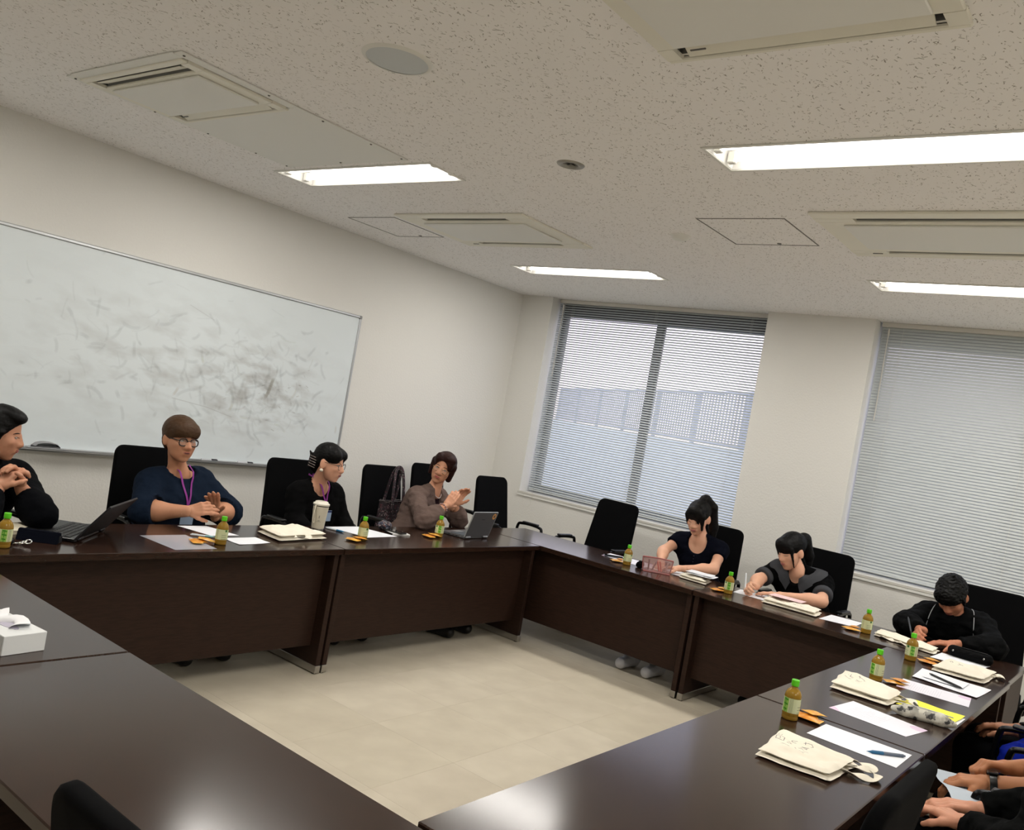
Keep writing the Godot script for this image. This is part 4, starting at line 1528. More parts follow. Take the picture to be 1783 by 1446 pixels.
func more_gadgets():
	# suited man's things
	var nb = thing("notebook", "cream notebook under the suited man's elbow", "notebook", Vector3(-3.33, T, -0.44), 0.25)
	var st := begin()
	bx(st, Vector3(0, 0.0085, 0), Vector3(0.205, 0.014, 0.14), 0.001)
	build(st, "pages", mat(Color(0.86, 0.83, 0.74), 0.8), nb)
	st = begin()
	bx(st, Vector3(0, 0.001, 0), Vector3(0.21, 0.002, 0.148), 0.0006)
	bx(st, Vector3(0, 0.0165, 0), Vector3(0.21, 0.002, 0.148), 0.0006)
	build(st, "cover", mat(Color(0.84, 0.81, 0.72), 0.7), nb)
	var gc = thing("glasses_case", "dark navy folded glasses case beside the black laptop", "case", Vector3(-3.318, T, -0.235), -0.72)
	st = begin()
	slab(PackedVector2Array([Vector2(-0.032, 0.0), Vector2(0.032, 0.0), Vector2(0.03, 0.012), Vector2(0.004, 0.046), Vector2(-0.012, 0.046)]), 0.165, 0.003, st)
	build(st, "sleeve", cloth(Color(0.035, 0.045, 0.085), 40.0, 0.5), gc, Transform3D(Basis(Vector3.UP, PI / 2), Vector3(0, 0.0005, 0)))
	st = begin()
	bx(st, Vector3(0.0835, 0.018, 0), Vector3(0.003, 0.028, 0.036), 0.001)
	build(st, "end_flap", mat(Color(0.02, 0.025, 0.05), 0.6), gc)
	var ky = thing("key_bunch", "small silver and black bunch of keys beside the cut-off tea bottle", "keys", Vector3(-3.43, T, -0.175), 0.3)
	for k in 3:
		var ring := []
		for j in 14:
			var a := TAU * j / 14
			ring.append(Vector3(cos(a) * (0.02 - k * 0.004), 0.004 + k * 0.006 + 0.006 * sin(a + k), sin(a) * (0.014 - k * 0.001)) + Vector3(0.012 * k, 0, 0.016 * k))
		build(tube(ring, 0.003, 6, null, true), "ring", M.chrome, ky)
	build(lathe([[0.0, 0.0], [0.016, 0.001], [0.018, 0.012], [0.014, 0.022], [0.0, 0.026]], 16, null, Transform3D(Basis.IDENTITY, Vector3(-0.02, 0, -0.02))), "fob", M.black_tube, ky)
	# claw-clip woman's and taupe woman's small things
	var pch = thing("patterned_pouch", "small soft pouch in a dark blue and rust pattern beside the white sheet", "pouch", Vector3(-1.055, T, -0.50), 0.5)
	var pimg := Image.create(96, 96, false, Image.FORMAT_RGB8)
	pimg.fill(Color(0.10, 0.11, 0.16))
	var r := RandomNumberGenerator.new()
	r.seed = 77
	for k in 70:
		var c: Color = [Color(0.55, 0.58, 0.66), Color(0.50, 0.24, 0.16), Color(0.20, 0.22, 0.34), Color(0.72, 0.68, 0.64)][r.randi() % 4]
		var p := Vector2(r.randf() * 96, r.randf() * 96)
		stroke(pimg, [p, p + Vector2(r.randf_range(-8, 8), r.randf_range(-8, 8))], c, r.randf_range(1.0, 3.0))
	put(mesh_of(field([["e", Vector3(0, 0.03, 0), Vector3(0.062, 0.03, 0.042), Basis.IDENTITY], ["e", Vector3(0.03, 0.022, 0.012), Vector3(0.04, 0.022, 0.03), Basis.IDENTITY]], [["h", Vector3(0, 0.0, 0), Vector3(0, -1, 0), 1.0]], 0.005, 0.006, 0.004, 30.0)), "pouch_body", tri_world(picture(pimg, 0.8), 9.0, false), pch)
	build(tube(smooth_path([Vector3(-0.06, 0.03, 0.0), Vector3(-0.02, 0.055, 0.012), Vector3(0.03, 0.048, 0.02), Vector3(0.062, 0.02, 0.012)], 5), 0.0025, 6), "zip", M.black_plastic, pch)
	var pad = thing("memo_pad", "pale memo pad under the phone near the taupe cardigan's elbow", "notepad", Vector3(-1.05, T, -0.375), -0.25)
	st = begin()
	bx(st, Vector3(0, 0.005, 0), Vector3(0.13, 0.0095, 0.10), 0.0008)
	build(st, "leaves", mat(Color(0.84, 0.84, 0.83), 0.7), pad)
	st = begin()
	bx(st, Vector3(-0.0655, 0.005, 0), Vector3(0.002, 0.01, 0.10), 0.0005)
	build(st, "binding", M.black_plastic, pad)
	var ph = thing("smartphone", "dark smartphone on the pale memo pad", "phone", Vector3(-1.06, T + 0.0102, -0.385), 0.15)
	st = slab(round_rect(0.07, 0.135, 0.009, 4), 0.008, 0.0015, null, Transform3D(Basis(Vector3(1, 0, 0), -PI / 2), Vector3(0, 0.004, 0)))
	build(st, "body", mat(Color(0.12, 0.11, 0.08), 0.3), ph)
	st = slab(round_rect(0.064, 0.128, 0.006, 4), 0.0006, 0.0, null, Transform3D(Basis(Vector3(1, 0, 0), -PI / 2), Vector3(0, 0.0083, 0)))
	build(st, "display_glass", mat(Color(0.05, 0.05, 0.05), 0.08), ph)
	# floral handbag standing on the empty chair
	handbag()
	# ponytail girl's phone, cord and mesh pouch
	var ph2 = thing("smartphone", "grey smartphone lying apart on the window table", "phone", Vector3(0.40, T + 0.001, 0.365), 0.7)
	st = slab(round_rect(0.07, 0.14, 0.009, 4), 0.008, 0.0015, null, Transform3D(Basis(Vector3(1, 0, 0), -PI / 2), Vector3(0, 0.004, 0)))
	build(st, "body", mat(Color(0.30, 0.32, 0.36), 0.3), ph2)
	st = slab(round_rect(0.064, 0.133, 0.006, 4), 0.0006, 0.0, null, Transform3D(Basis(Vector3(1, 0, 0), -PI / 2), Vector3(0, 0.0083, 0)))
	build(st, "display_glass", mat(Color(0.06, 0.06, 0.07), 0.08), ph2)
	mesh_pouch()
	var ch = thing("fluffy_charm", "small black fluffy charm beside the pink mesh pouch", "charm", Vector3(0.255, T, 0.665))
	put(mesh_of(field([["e", Vector3(0, 0.026, 0), Vector3(0.026, 0.026, 0.024), Basis.IDENTITY], ["e", Vector3(0.012, 0.016, -0.02), Vector3(0.018, 0.016, 0.018), Basis.IDENTITY]], [], 0.004, 0.006, 0.008, 90.0)), "pompom", M.black_mesh, ch)
	build(tube(smooth_path([Vector3(-0.01, 0.045, 0), Vector3(0.0, 0.06, 0.015), Vector3(0.02, 0.05, 0.03), Vector3(0.03, 0.035, 0.03)], 5), 0.0015, 6), "cord", M.chrome, ch)
	# boy's black pencil case
	var bc = thing("pencil_case", "black pencil case with metal studs in front of the boy's arm", "pencil case", Vector3(0.285, T + 0.001, 2.70), -0.10)
	put(mesh_of(field([["c", Vector3(0, 0.031, -0.085), Vector3(0, 0.031, 0.085), 0.03, 0.03]], [["h", Vector3(0, 0.0, 0), Vector3(0, -1, 0), 1.0]], 0.006, 0.006, 0.003, 25.0)), "soft_shell", cloth(Color(0.02, 0.022, 0.026), 40.0, 0.4, 0.7), bc)
	build(tube([Vector3(-0.012, 0.06, -0.085), Vector3(-0.012, 0.062, 0.085)], 0.0025, 6), "zip", M.black_tube, bc)
	for e in [-0.08, 0.075]:
		build(lathe([[0.0, 0.003], [0.004, 0.002], [0.005, 0.0]], 10, null, Transform3D(Basis(Vector3(0, 0, 1), PI / 2), Vector3(-0.031, 0.035, e))), "stud", M.chrome, bc)
	# cow-print pencil case
	var cimg := Image.create(128, 128, false, Image.FORMAT_RGB8)
	cimg.fill(Color(0.84, 0.83, 0.78))
	var cn := FastNoiseLite.new()
	cn.seed = 12
	cn.frequency = 0.03
	for y in 128:
		for x in 128:
			var v := cn.get_noise_2d(x, y)
			if v > 0.22: cimg.set_pixel(x, y, Color(0.25, 0.25, 0.25))
			elif v > 0.17: cimg.set_pixel(x, y, Color(0.55, 0.55, 0.54))
	var cc = thing("pencil_case", "soft white pencil case with grey-black cow print", "pencil case", Vector3(-1.365, T, 2.832), 0.22)
	put(mesh_of(field([["c", Vector3(0, 0.021, -0.06), Vector3(0, 0.021, 0.06), 0.024, 0.024], ["c", Vector3(0, 0.018, -0.105), Vector3(0, 0.018, -0.06), 0.012, 0.024], ["c", Vector3(0, 0.021, 0.06), Vector3(0, 0.018, 0.105), 0.024, 0.012]], [["h", Vector3(0, 0.0, 0), Vector3(0, -1, 0), 1.0]], 0.005, 0.006, 0.002, 30.0)), "soft_shell", tri_world(picture(cimg, 0.85), 6.0, false), cc)
	build(tube([Vector3(-0.006, 0.046, -0.10), Vector3(-0.006, 0.049, 0.0), Vector3(-0.006, 0.044, 0.1)], 0.0022, 6), "zip", mat(Color(0.8, 0.8, 0.78), 0.5), cc)

func handbag():
	var o = thing("handbag", "floral print handbag with a tall strap on the empty chair", "handbag", Vector3(-0.43, 0.4685, -1.08), 0.12)
	var img := Image.create(192, 192, false, Image.FORMAT_RGB8)
	img.fill(Color(0.13, 0.10, 0.12))
	var r := RandomNumberGenerator.new()
	r.seed = 91
	for k in 260:
		var c: Color = [Color(0.62, 0.52, 0.54), Color(0.45, 0.16, 0.20), Color(0.72, 0.68, 0.66), Color(0.34, 0.20, 0.26), Color(0.22, 0.20, 0.22)][r.randi() % 5]
		var p := Vector2(r.randf() * 192, r.randf() * 192)
		stroke(img, [p, p + Vector2(r.randf_range(-5, 5), r.randf_range(-5, 5))], c, r.randf_range(1.0, 3.4))
	var fm: StandardMaterial3D = tri_world(picture(img, 0.7), 5.5, false)
	var st := begin()
	var rows := []
	for j in 9:
		var v := j / 8.0
		var row := []
		for k in 28:
			var a := TAU * k / 28
			var c := cos(a)
			var s := sin(a)
			var w := lerpf(0.125, 0.135, v)
			var d := lerpf(0.06, 0.035, v)
			row.append(Vector3(signf(c) * pow(absf(c), 0.45) * w, 0.315 * v + 0.004 * sin(a * 5.0) * v, signf(s) * pow(absf(s), 0.6) * d))
		rows.append(row)
	grid_mesh(rows, true, false, st, false)
	var bot := []
	var bc := []
	for p in rows[0]:
		bc.append(Vector3(0, 0, 0))
	grid_mesh([bc, rows[0]], true, false, st, false)
	build(st, "bag_body", fm, o)
	build(tube(rows[8], 0.004, 6, null, true), "rim", mat(Color(0.30, 0.27, 0.27), 0.6), o)
	for s in [-1, 1]:
		var path := smooth_path([Vector3(-0.055, 0.26, 0.046 * s), Vector3(-0.052, 0.40, 0.03 * s), Vector3(-0.035, 0.53, 0.01 * s), Vector3(0.01, 0.57, 0.0), Vector3(0.05, 0.53, 0.01 * s), Vector3(0.068, 0.40, 0.03 * s), Vector3(0.07, 0.26, 0.046 * s)], 6)
		var rws := []
		for i in path.size():
			var d: Vector3 = (path[mini(i + 1, path.size() - 1)] - path[maxi(i - 1, 0)]).normalized()
			var side := Vector3(0.0, 0.0, 1.0) * 0.004 
			var up := side.cross(d).normalized() * 0.012
			var row := []
			for e in [[-1, -1], [-1, 1], [1, 1], [1, -1]]: row.append(path[i] + side * e[0] + up * e[1])
			rws.append(row)
		build(grid_mesh(rws, true, false), "strap", fm, o)

func mesh_pouch():
	var o = thing("mesh_pouch", "dusty pink see-through pencil pouch standing on the window table", "pencil pouch", Vector3(0.262, T, 0.785), 0.0)
	o.rotation.y = 0.62
	# local x runs along the pouch
	var pink := mat(Color(0.62, 0.36, 0.35), 0.6)
	var net := mat(Color(0.66, 0.47, 0.45, 0.5), 0.6)
	net.transparency = BaseMaterial3D.TRANSPARENCY_ALPHA
	var yb := Basis(Vector3.UP, -PI / 2)
	for s in [-1, 1]:
		var rows := []
		for j in 6:
			var v := j / 5.0
			var row := []
			for i in 9:
				var u := i / 8.0 - 0.5
				row.append(yb * Vector3(u * lerpf(0.185, 0.205, v), 0.003 + 0.092 * v, s * lerpf(0.032, 0.004, v) * (1.0 - pow(absf(u * 2), 4.0) * 0.8)))
			rows.append(row)
		build(grid_mesh(rows, false, false), "net_side", net, o)
	var st := begin()
	bx(st, Vector3(0, 0.0025, 0), Vector3(0.06, 0.004, 0.18), 0.001)
	build(st, "bottom", pink, o)
	build(tube([yb * Vector3(-0.103, 0.094, 0), yb * Vector3(0.0, 0.098, 0), yb * Vector3(0.103, 0.094, 0)], 0.005, 8), "zip", pink, o)
	for e in [-1, 1]:
		build(tube([yb * Vector3(e * 0.092, 0.004, 0), yb * Vector3(e * 0.103, 0.094, 0)], 0.0035, 6), "binding", pink, o)
	# what can be seen inside
	var pens := [[-0.055, Color(0.22, 0.22, 0.26)], [-0.03, Color(0.45, 0.42, 0.46)], [0.02, Color(0.90, 0.28, 0.14)], [0.035, Color(0.86, 0.36, 0.22)], [0.06, Color(0.80, 0.74, 0.72)]]
	for p in pens:
		var q = thing("pencil", "pencil or marker inside the see-through pink pouch", "pencil", o.position + Basis(Vector3.UP, 0.62) * (yb * Vector3(p[0], 0.01, 0.0)), 0.0, "pens inside the pink pouch")
		var tl: float = 0.35 * sin(p[0] * 60.0)
		q.basis = Basis(Vector3.UP, 0.62 - PI / 2) * Basis(Vector3(0, 0, 1), tl)
		build(lathe([[0.0, 0.0], [0.0055, 0.004], [0.0055, 0.05], [0.006, 0.05], [0.006, 0.07], [0.0, 0.072]], 10), "barrel", mat(p[1], 0.5), q)

# ---------------------------------------------------------------- blended solids
# shapes: ["c", a, b, ra, rb] tapered capsule; ["e", centre, radii, basis] ellipsoid. cuts: the same, or ["h", point, normal, reach] half a ball.

func sd(s: Array, p: Vector3) -> float:
	if s[0] == "c":
		var a: Vector3 = s[1]
		var ba: Vector3 = s[2] - a
		var t := clampf((p - a).dot(ba) / maxf(ba.length_squared(), 1e-9), 0.0, 1.0)
		return (p - a - ba * t).length() - lerpf(s[3], s[4], t)
	if s[0] == "h":
		return maxf(-(p - s[1]).dot(s[2]), (p - s[1]).length() - s[3])
	var q: Vector3 = (p - s[1]) * s[3]
	var r: Vector3 = s[2]
	var k0 := (q / r).length()
	var k1 := (q / (r * r)).length()
	return k0 * (k0 - 1.0) / maxf(k1, 1e-6)

func sd_all(shapes: Array, k: float, p: Vector3) -> float:
	var acc := 0.0
	for s in shapes:
		var d := sd(s, p)
		if d < k * 7.0: acc += exp(clampf(-d / k, -30.0, 60.0))
	return 1.0 if acc <= 0.0 else -k * log(acc)

# where a ray from p against dir first meets the solid
func drape(shapes: Array, k: float, p: Vector3, dir: Vector3, lift := 0.003, far := 0.3) -> Vector3:
	var t := far
	for i in 60:
		var d := sd_all(shapes, k, p + dir * t)
		if d < 0.001: break
		t -= clampf(d * 0.8, 0.002, 0.03)
		if t < -far: break
	return p + dir * (t + lift)

func field(shapes: Array, cuts: Array, cell: float, k: float, wrinkle := 0.0, wfreq := 10.0, wseed := 1) -> Array:
	var lo := Vector3.INF
	var hi := -Vector3.INF
	var reach := k * 5.0
	var boxes := []
	for s in shapes:
		var a: Vector3
		var b: Vector3
		if s[0] == "c":
			var r: float = maxf(s[3], s[4]) + reach
			a = (s[1] as Vector3).min(s[2]) - Vector3.ONE * r
			b = (s[1] as Vector3).max(s[2]) + Vector3.ONE * r
		else:
			var bs: Basis = s[3]
			var rr: Vector3 = s[2]
			var e := Vector3(absf(bs.x.x) * rr.x + absf(bs.y.x) * rr.y + absf(bs.z.x) * rr.z, absf(bs.x.y) * rr.x + absf(bs.y.y) * rr.y + absf(bs.z.y) * rr.z, absf(bs.x.z) * rr.x + absf(bs.y.z) * rr.y + absf(bs.z.z) * rr.z) + Vector3.ONE * reach
			a = s[1] - e
			b = s[1] + e
		boxes.append([a, b])
		lo = lo.min(a)
		hi = hi.max(b)
	lo -= Vector3.ONE * cell * 2.0
	hi += Vector3.ONE * cell * 2.0
	var nx := int(ceil((hi.x - lo.x) / cell)) + 1
	var ny := int(ceil((hi.y - lo.y) / cell)) + 1
	var nz := int(ceil((hi.z - lo.z) / cell)) + 1
	var acc := PackedFloat32Array()
	acc.resize(nx * ny * nz)
	for n in shapes.size():
		var s: Array = shapes[n]
		var a: Vector3 = boxes[n][0]
		var b: Vector3 = boxes[n][1]
		var i0 := maxi(0, int((a.x - lo.x) / cell))
		var i1 := mini(nx - 1, int((b.x - lo.x) / cell) + 1)
		var j0 := maxi(0, int((a.y - lo.y) / cell))
		var j1 := mini(ny - 1, int((b.y - lo.y) / cell) + 1)
		var k0 := maxi(0, int((a.z - lo.z) / cell))
		var k1 := mini(nz - 1, int((b.z - lo.z) / cell) + 1)
		if s[0] == "c":
			var pa: Vector3 = s[1]
			var ba: Vector3 = s[2] - pa
			var inv := 1.0 / maxf(ba.length_squared(), 1e-9)
			var ra: float = s[3]
			var dr: float = s[4] - ra
			for kz in range(k0, k1 + 1):
				for jy in range(j0, j1 + 1):
					var idx := (kz * ny + jy) * nx + i0
					var p := Vector3(lo.x + i0 * cell, lo.y + jy * cell, lo.z + kz * cell) - pa
					for ix in range(i0, i1 + 1):
						var t := clampf(p.dot(ba) * inv, 0.0, 1.0)
						var d := (p - ba * t).length() - ra - dr * t
						if d < reach: acc[idx] += exp(minf(-d / k, 60.0))
						p.x += cell
						idx += 1
		else:
			var bs: Basis = s[3]
			var c: Vector3 = s[1]
			var r: Vector3 = s[2]
			var ir := Vector3.ONE / r
			for kz in range(k0, k1 + 1):
				for jy in range(j0, j1 + 1):
					var idx := (kz * ny + jy) * nx + i0
					var p := Vector3(lo.x + i0 * cell, lo.y + jy * cell, lo.z + kz * cell) - c
					for ix in range(i0, i1 + 1):
						var q := (p * bs) * ir
						var l0 := q.length()
						var d := l0 * (l0 - 1.0) / maxf((q * ir).length(), 1e-6)
						if d < reach: acc[idx] += exp(minf(-d / k, 60.0))
						p.x += cell
						idx += 1
	# to distances, with cloth creases and cuts near the surface
	var noise: FastNoiseLite = null
	if wrinkle > 0.0:
		noise = FastNoiseLite.new()
		noise.seed = wseed
		noise.frequency = wfreq
		noise.fractal_octaves = 2
	var f := PackedFloat32Array()
	f.resize(acc.size())
	f.fill(1.0)
	var has_cut := cuts.size() > 0
	for n in acc.size():
		var v := acc[n]
		if v <= 0.0: continue
		var d := -k * log(v)
		if d < cell * 4.0 and d > -cell * 4.0 and noise != null:
			var ix := n % nx
			var jy := (n / nx) % ny
			var kz := n / (nx * ny)
			d += wrinkle * noise.get_noise_3d(lo.x + ix * cell, (lo.y + jy * cell) * 1.4, lo.z + kz * cell)
		f[n] = d
	if has_cut:
		for n in f.size():
			if f[n] > cell * 3.0: continue
			var p := Vector3(lo.x + (n % nx) * cell, lo.y + ((n / nx) % ny) * cell, lo.z + (n / (nx * ny)) * cell)
			var d := f[n]
			for c in cuts: d = maxf(d, -sd(c, p))
			f[n] = d
	# surface nets
	var verts := PackedVector3Array()
	var norms := PackedVector3Array()
	var index := PackedInt32Array()
	var ids := PackedInt32Array()
	ids.resize(f.size())
	ids.fill(-1)
	var sy := nx
	var sz := nx * ny
	var offs := [0, 1, sy, sy + 1, sz, sz + 1, sz + sy, sz + sy + 1]
	var edges := [[0, 1], [2, 3], [4, 5], [6, 7], [0, 2], [1, 3], [4, 6], [5, 7], [0, 4], [1, 5], [2, 6], [3, 7]]
	var cp := [Vector3(0, 0, 0), Vector3(1, 0, 0), Vector3(0, 1, 0), Vector3(1, 1, 0), Vector3(0, 0, 1), Vector3(1, 0, 1), Vector3(0, 1, 1), Vector3(1, 1, 1)]
	for kz in nz - 1:
		for jy in ny - 1:
			var n := (kz * ny + jy) * nx
			for ix in nx - 1:
				var f0 := f[n]
				if f0 > cell * 2.5 or f0 < -cell * 2.5:
					n += 1
					continue
				var f1 := f[n + 1]
				var f2 := f[n + sy]
				var f3 := f[n + sy + 1]
				var f4 := f[n + sz]
				var f5 := f[n + sz + 1]
				var f6 := f[n + sz + sy]
				var f7 := f[n + sz + sy + 1]
				var inside := int(f0 < 0) + int(f1 < 0) + int(f2 < 0) + int(f3 < 0) + int(f4 < 0) + int(f5 < 0) + int(f6 < 0) + int(f7 < 0)
				if inside == 0 or inside == 8:
					n += 1
					continue
				var fv := [f0, f1, f2, f3, f4, f5, f6, f7]
				var sum := Vector3.ZERO
				var cnt := 0
				for e in edges:
					var a: float = fv[e[0]]
					var b: float = fv[e[1]]
					if (a < 0) != (b < 0):
						sum += (cp[e[0]] as Vector3).lerp(cp[e[1]], a / (a - b))
						cnt += 1
				ids[n] = verts.size()
				verts.append(lo + (Vector3(ix, jy, kz) + sum / cnt) * cell)
				var g := Vector3(f1 + f3 + f5 + f7 - f0 - f2 - f4 - f6, f2 + f3 + f6 + f7 - f0 - f1 - f4 - f5, f4 + f5 + f6 + f7 - f0 - f1 - f2 - f3)
				norms.append(g.normalized())
				n += 1
	for kz in range(1, nz - 1):
		for jy in range(1, ny - 1):
			var n := (kz * ny + jy) * nx + 1
			for ix in range(1, nx - 1):
				if ids[n] >= 0:
					var in0 := f[n] < 0
					# edges along x, y, z starting at this grid point
					if in0 != (f[n + 1] < 0): quad_ids(index, ids, n, n - sy, n - sy - sz, n - sz, in0)
					if in0 != (f[n + sy] < 0): quad_ids(index, ids, n, n - sz, n - sz - 1, n - 1, in0)
					if in0 != (f[n + sz] < 0): quad_ids(index, ids, n, n - 1, n - 1 - sy, n - sy, in0)
				n += 1
	return [verts, norms, index]

func quad_ids(index: PackedInt32Array, ids: PackedInt32Array, a: int, b: int, c: int, d: int, flip: bool):
	var i := ids[a]
	var j := ids[b]
	var k := ids[c]
	var l := ids[d]
	if i < 0 or j < 0 or k < 0 or l < 0: return
	if flip:
		index.append_array(PackedInt32Array([i, k, j, i, l, k]))
	else:
		index.append_array(PackedInt32Array([i, j, k, i, k, l]))

func join(parts: Array) -> Array:
	var v := PackedVector3Array()
	var n := PackedVector3Array()
	var ix := PackedInt32Array()
	for p in parts:
		var base := v.size()
		v.append_array(p[0])
		n.append_array(p[1])
		for i in p[2]: ix.append(i + base)
	return [v, n, ix]

func mesh_of(a: Array, shift := Vector3.ZERO) -> ArrayMesh:
	var arr := []
	arr.resize(Mesh.ARRAY_MAX)
	var v: PackedVector3Array = a[0]
	if shift != Vector3.ZERO:
		for i in v.size(): v[i] -= shift
	arr[Mesh.ARRAY_VERTEX] = v
	arr[Mesh.ARRAY_NORMAL] = a[1]
	arr[Mesh.ARRAY_INDEX] = a[2]
	var m := ArrayMesh.new()
	m.add_surface_from_arrays(Mesh.PRIMITIVE_TRIANGLES, arr)
	return m

# ---------------------------------------------------------------- people

func hand_shapes(w: Vector3, d: Vector3, n: Vector3, thumb: float, curl, s := 1.0, spread := 0.0) -> Array:
	# w wrist, d towards the fingers, n out of the palm; thumb +1 or -1 picks its side
	d = d.normalized()
	n = (n - d * n.dot(d)).normalized()
	var l := d.cross(n).normalized() * thumb      # towards the thumb
	var out := []
	out.append(["c", w - d * 0.03 * s, w + d * 0.012 * s, 0.0255 * s, 0.024 * s])
	for k in 4:
		var o := (1.5 - k) * 0.0185 * s
		out.append(["c", w + d * 0.012 * s + l * o * 0.55, w + d * (0.078 - absf(k - 1.2) * 0.004) * s + l * o, 0.0145 * s, 0.0105 * s])
	out.append(["c", w + d * 0.02 * s + l * 0.02 * s + n * 0.006 * s, w + d * 0.05 * s + l * 0.026 * s + n * 0.005 * s, 0.015 * s, 0.011 * s])
	var lens := [[0.043, 0.026, 0.019], [0.047, 0.029, 0.02], [0.044, 0.027, 0.02], [0.034, 0.021, 0.017]]
	for k in 4:
		var c: float = curl[k] if curl is Array else curl
		var o := (1.5 - k) * 0.0185 * s
		var p := w + d * (0.08 - absf(k - 1.2) * 0.004) * s + l * o
		var dir := (d + l * (1.5 - k) * spread).normalized()
		var ax := dir.cross(n).normalized()
		var rr := [0.0092, 0.0086, 0.008, 0.007]
		for q in 3:
			dir = dir.rotated(ax, c * [0.85, 1.15, 0.75][q])
			var e: Vector3 = p + dir * lens[k][q] * s
			out.append(["c", p, e, rr[q] * s * (0.88 if k == 3 else 1.0), rr[q + 1] * s * (0.88 if k == 3 else 1.0)])
			p = e
	var tc: float = curl[4] if curl is Array else curl * 0.6
	var tp := w + d * 0.022 * s + l * 0.024 * s + n * 0.004 * s
	var td := (d * 0.72 + l * 0.62 + n * 0.30).normalized()
	var tax := (l * -0.3 + d.cross(l) * thumb).normalized()
	for q in 3:
		var e: Vector3 = tp + td * [0.032, 0.03, 0.024][q] * s
		out.append(["c", tp, e, [0.0135, 0.0105, 0.0095][q] * s, [0.0105, 0.0095, 0.008][q] * s])
		tp = e
		td = (td + (d * 0.25 + n * 0.45 - l * 0.5) * tc).normalized()
	return out

func head_shapes(s := 1.0, male := false, jaw := 1.0) -> Array:
	var j := 1.06 if male else jaw
	var I := Basis.IDENTITY
	return [
		["e", Vector3(0, 0.036, -0.014) * s, Vector3(0.0735, 0.084, 0.091) * s, I],
		["e", Vector3(0, -0.022, 0.022) * s, Vector3(0.061 * j, 0.074, 0.062) * s, I],
		["e", Vector3(0, -0.062, 0.030) * s, Vector3(0.047 * j, 0.045, 0.048) * s, I],
		["e", Vector3(0, -0.094, 0.058) * s, Vector3(0.021 * j, 0.014, 0.017) * s, I],
		["e", Vector3(0.036, -0.020, 0.058) * s, Vector3(0.019, 0.017, 0.016) * s, I],
		["e", Vector3(-0.036, -0.020, 0.058) * s, Vector3(0.019, 0.017, 0.016) * s, I],
		["c", Vector3(0, 0.012, 0.080) * s, Vector3(0, -0.024, 0.096) * s, 0.0065 * s, 0.0095 * s],
		["e", Vector3(0.011, -0.029, 0.088) * s, Vector3(0.0075, 0.006, 0.0075) * s, I],
		["e", Vector3(-0.011, -0.029, 0.088) * s, Vector3(0.0075, 0.006, 0.0075) * s, I],
		["e", Vector3(0, -0.058, 0.078) * s, Vector3(0.021, 0.009, 0.0085) * s, I],
		["e", Vector3(0.0755, -0.006, -0.012) * s, Vector3(0.008, 0.030, 0.018) * s, Basis(Vector3.UP, -0.35)],
		["e", Vector3(-0.0755, -0.006, -0.012) * s, Vector3(0.008, 0.030, 0.018) * s, Basis(Vector3.UP, 0.35)]]

func xf_shapes(shapes: Array, xf: Transform3D) -> Array:
	var out := []
	for s in shapes:
		if s[0] == "c": out.append(["c", xf * (s[1] as Vector3), xf * (s[2] as Vector3), s[3], s[4]])
		elif s[0] == "e": out.append(["e", xf * (s[1] as Vector3), s[2], xf.basis * (s[3] as Basis)])
		else: out.append(["h", xf * (s[1] as Vector3), xf.basis * (s[2] as Vector3), s[3]])
	return out

func torso_shapes(d: Dictionary, g: float) -> Array:
	var P: Vector3 = d.pelvis
	var N: Vector3 = d.neck
	var SL: Vector3 = d.SL
	var SR: Vector3 = d.SR
	var lat := (SL - SR).normalized()
	var hl: Vector3 = d.get("hip_lat", lat)
	var w: float = d.get("wide", 1.0)
	var sm := (SL + SR) / 2
	var C := P.lerp(sm, 0.66)
	var waist := P.lerp(sm, 0.33)
	return [
		["c", P - hl * 0.075 * w, P + hl * 0.075 * w, 0.105 * w + g, 0.105 * w + g],
		["c", waist - lat * 0.055 * w, waist + lat * 0.055 * w, 0.092 * w + g, 0.092 * w + g],
		["c", C - lat * 0.065 * w, C + lat * 0.065 * w, 0.100 * w + g, 0.100 * w + g],
		["c", SR.lerp(SL, 0.12) - Vector3.UP * 0.035, SR.lerp(SL, 0.88) - Vector3.UP * 0.035, 0.062 + g, 0.062 + g],
		["c", N - Vector3.UP * 0.012, SL.lerp(N, 0.25), 0.046 + g * 0.6, 0.040 + g],
		["c", N - Vector3.UP * 0.012, SR.lerp(N, 0.25), 0.046 + g * 0.6, 0.040 + g]]

func arm_shapes(d: Dictionary, side: String, g: float, upto: float) -> Array:
	# upto: 1 = to the elbow, 2 = to the wrist
	var S: Vector3 = d["S" + side]
	var E: Vector3 = d["E" + side]
	var W: Vector3 = d["W" + side]
	var a: float = d.get("arm", 1.0)
	var out := []
	var k := minf(upto, 1.0)
	out.append(["c", S - Vector3.UP * 0.01, S.lerp(E, k), 0.049 * a + g, lerpf(0.049, 0.038, k) * a + g])
	if upto > 1.0:
		var q := upto - 1.0
		var m := E.lerp(W, 0.3)
		out.append(["c", E, m if q > 0.3 else E.lerp(W, q), 0.037 * a + g, 0.039 * a + g])
		if q > 0.3: out.append(["c", m, E.lerp(W, q), 0.039 * a + g, lerpf(0.039, 0.0255, (q - 0.3) / 0.7) * a + g])
	return out

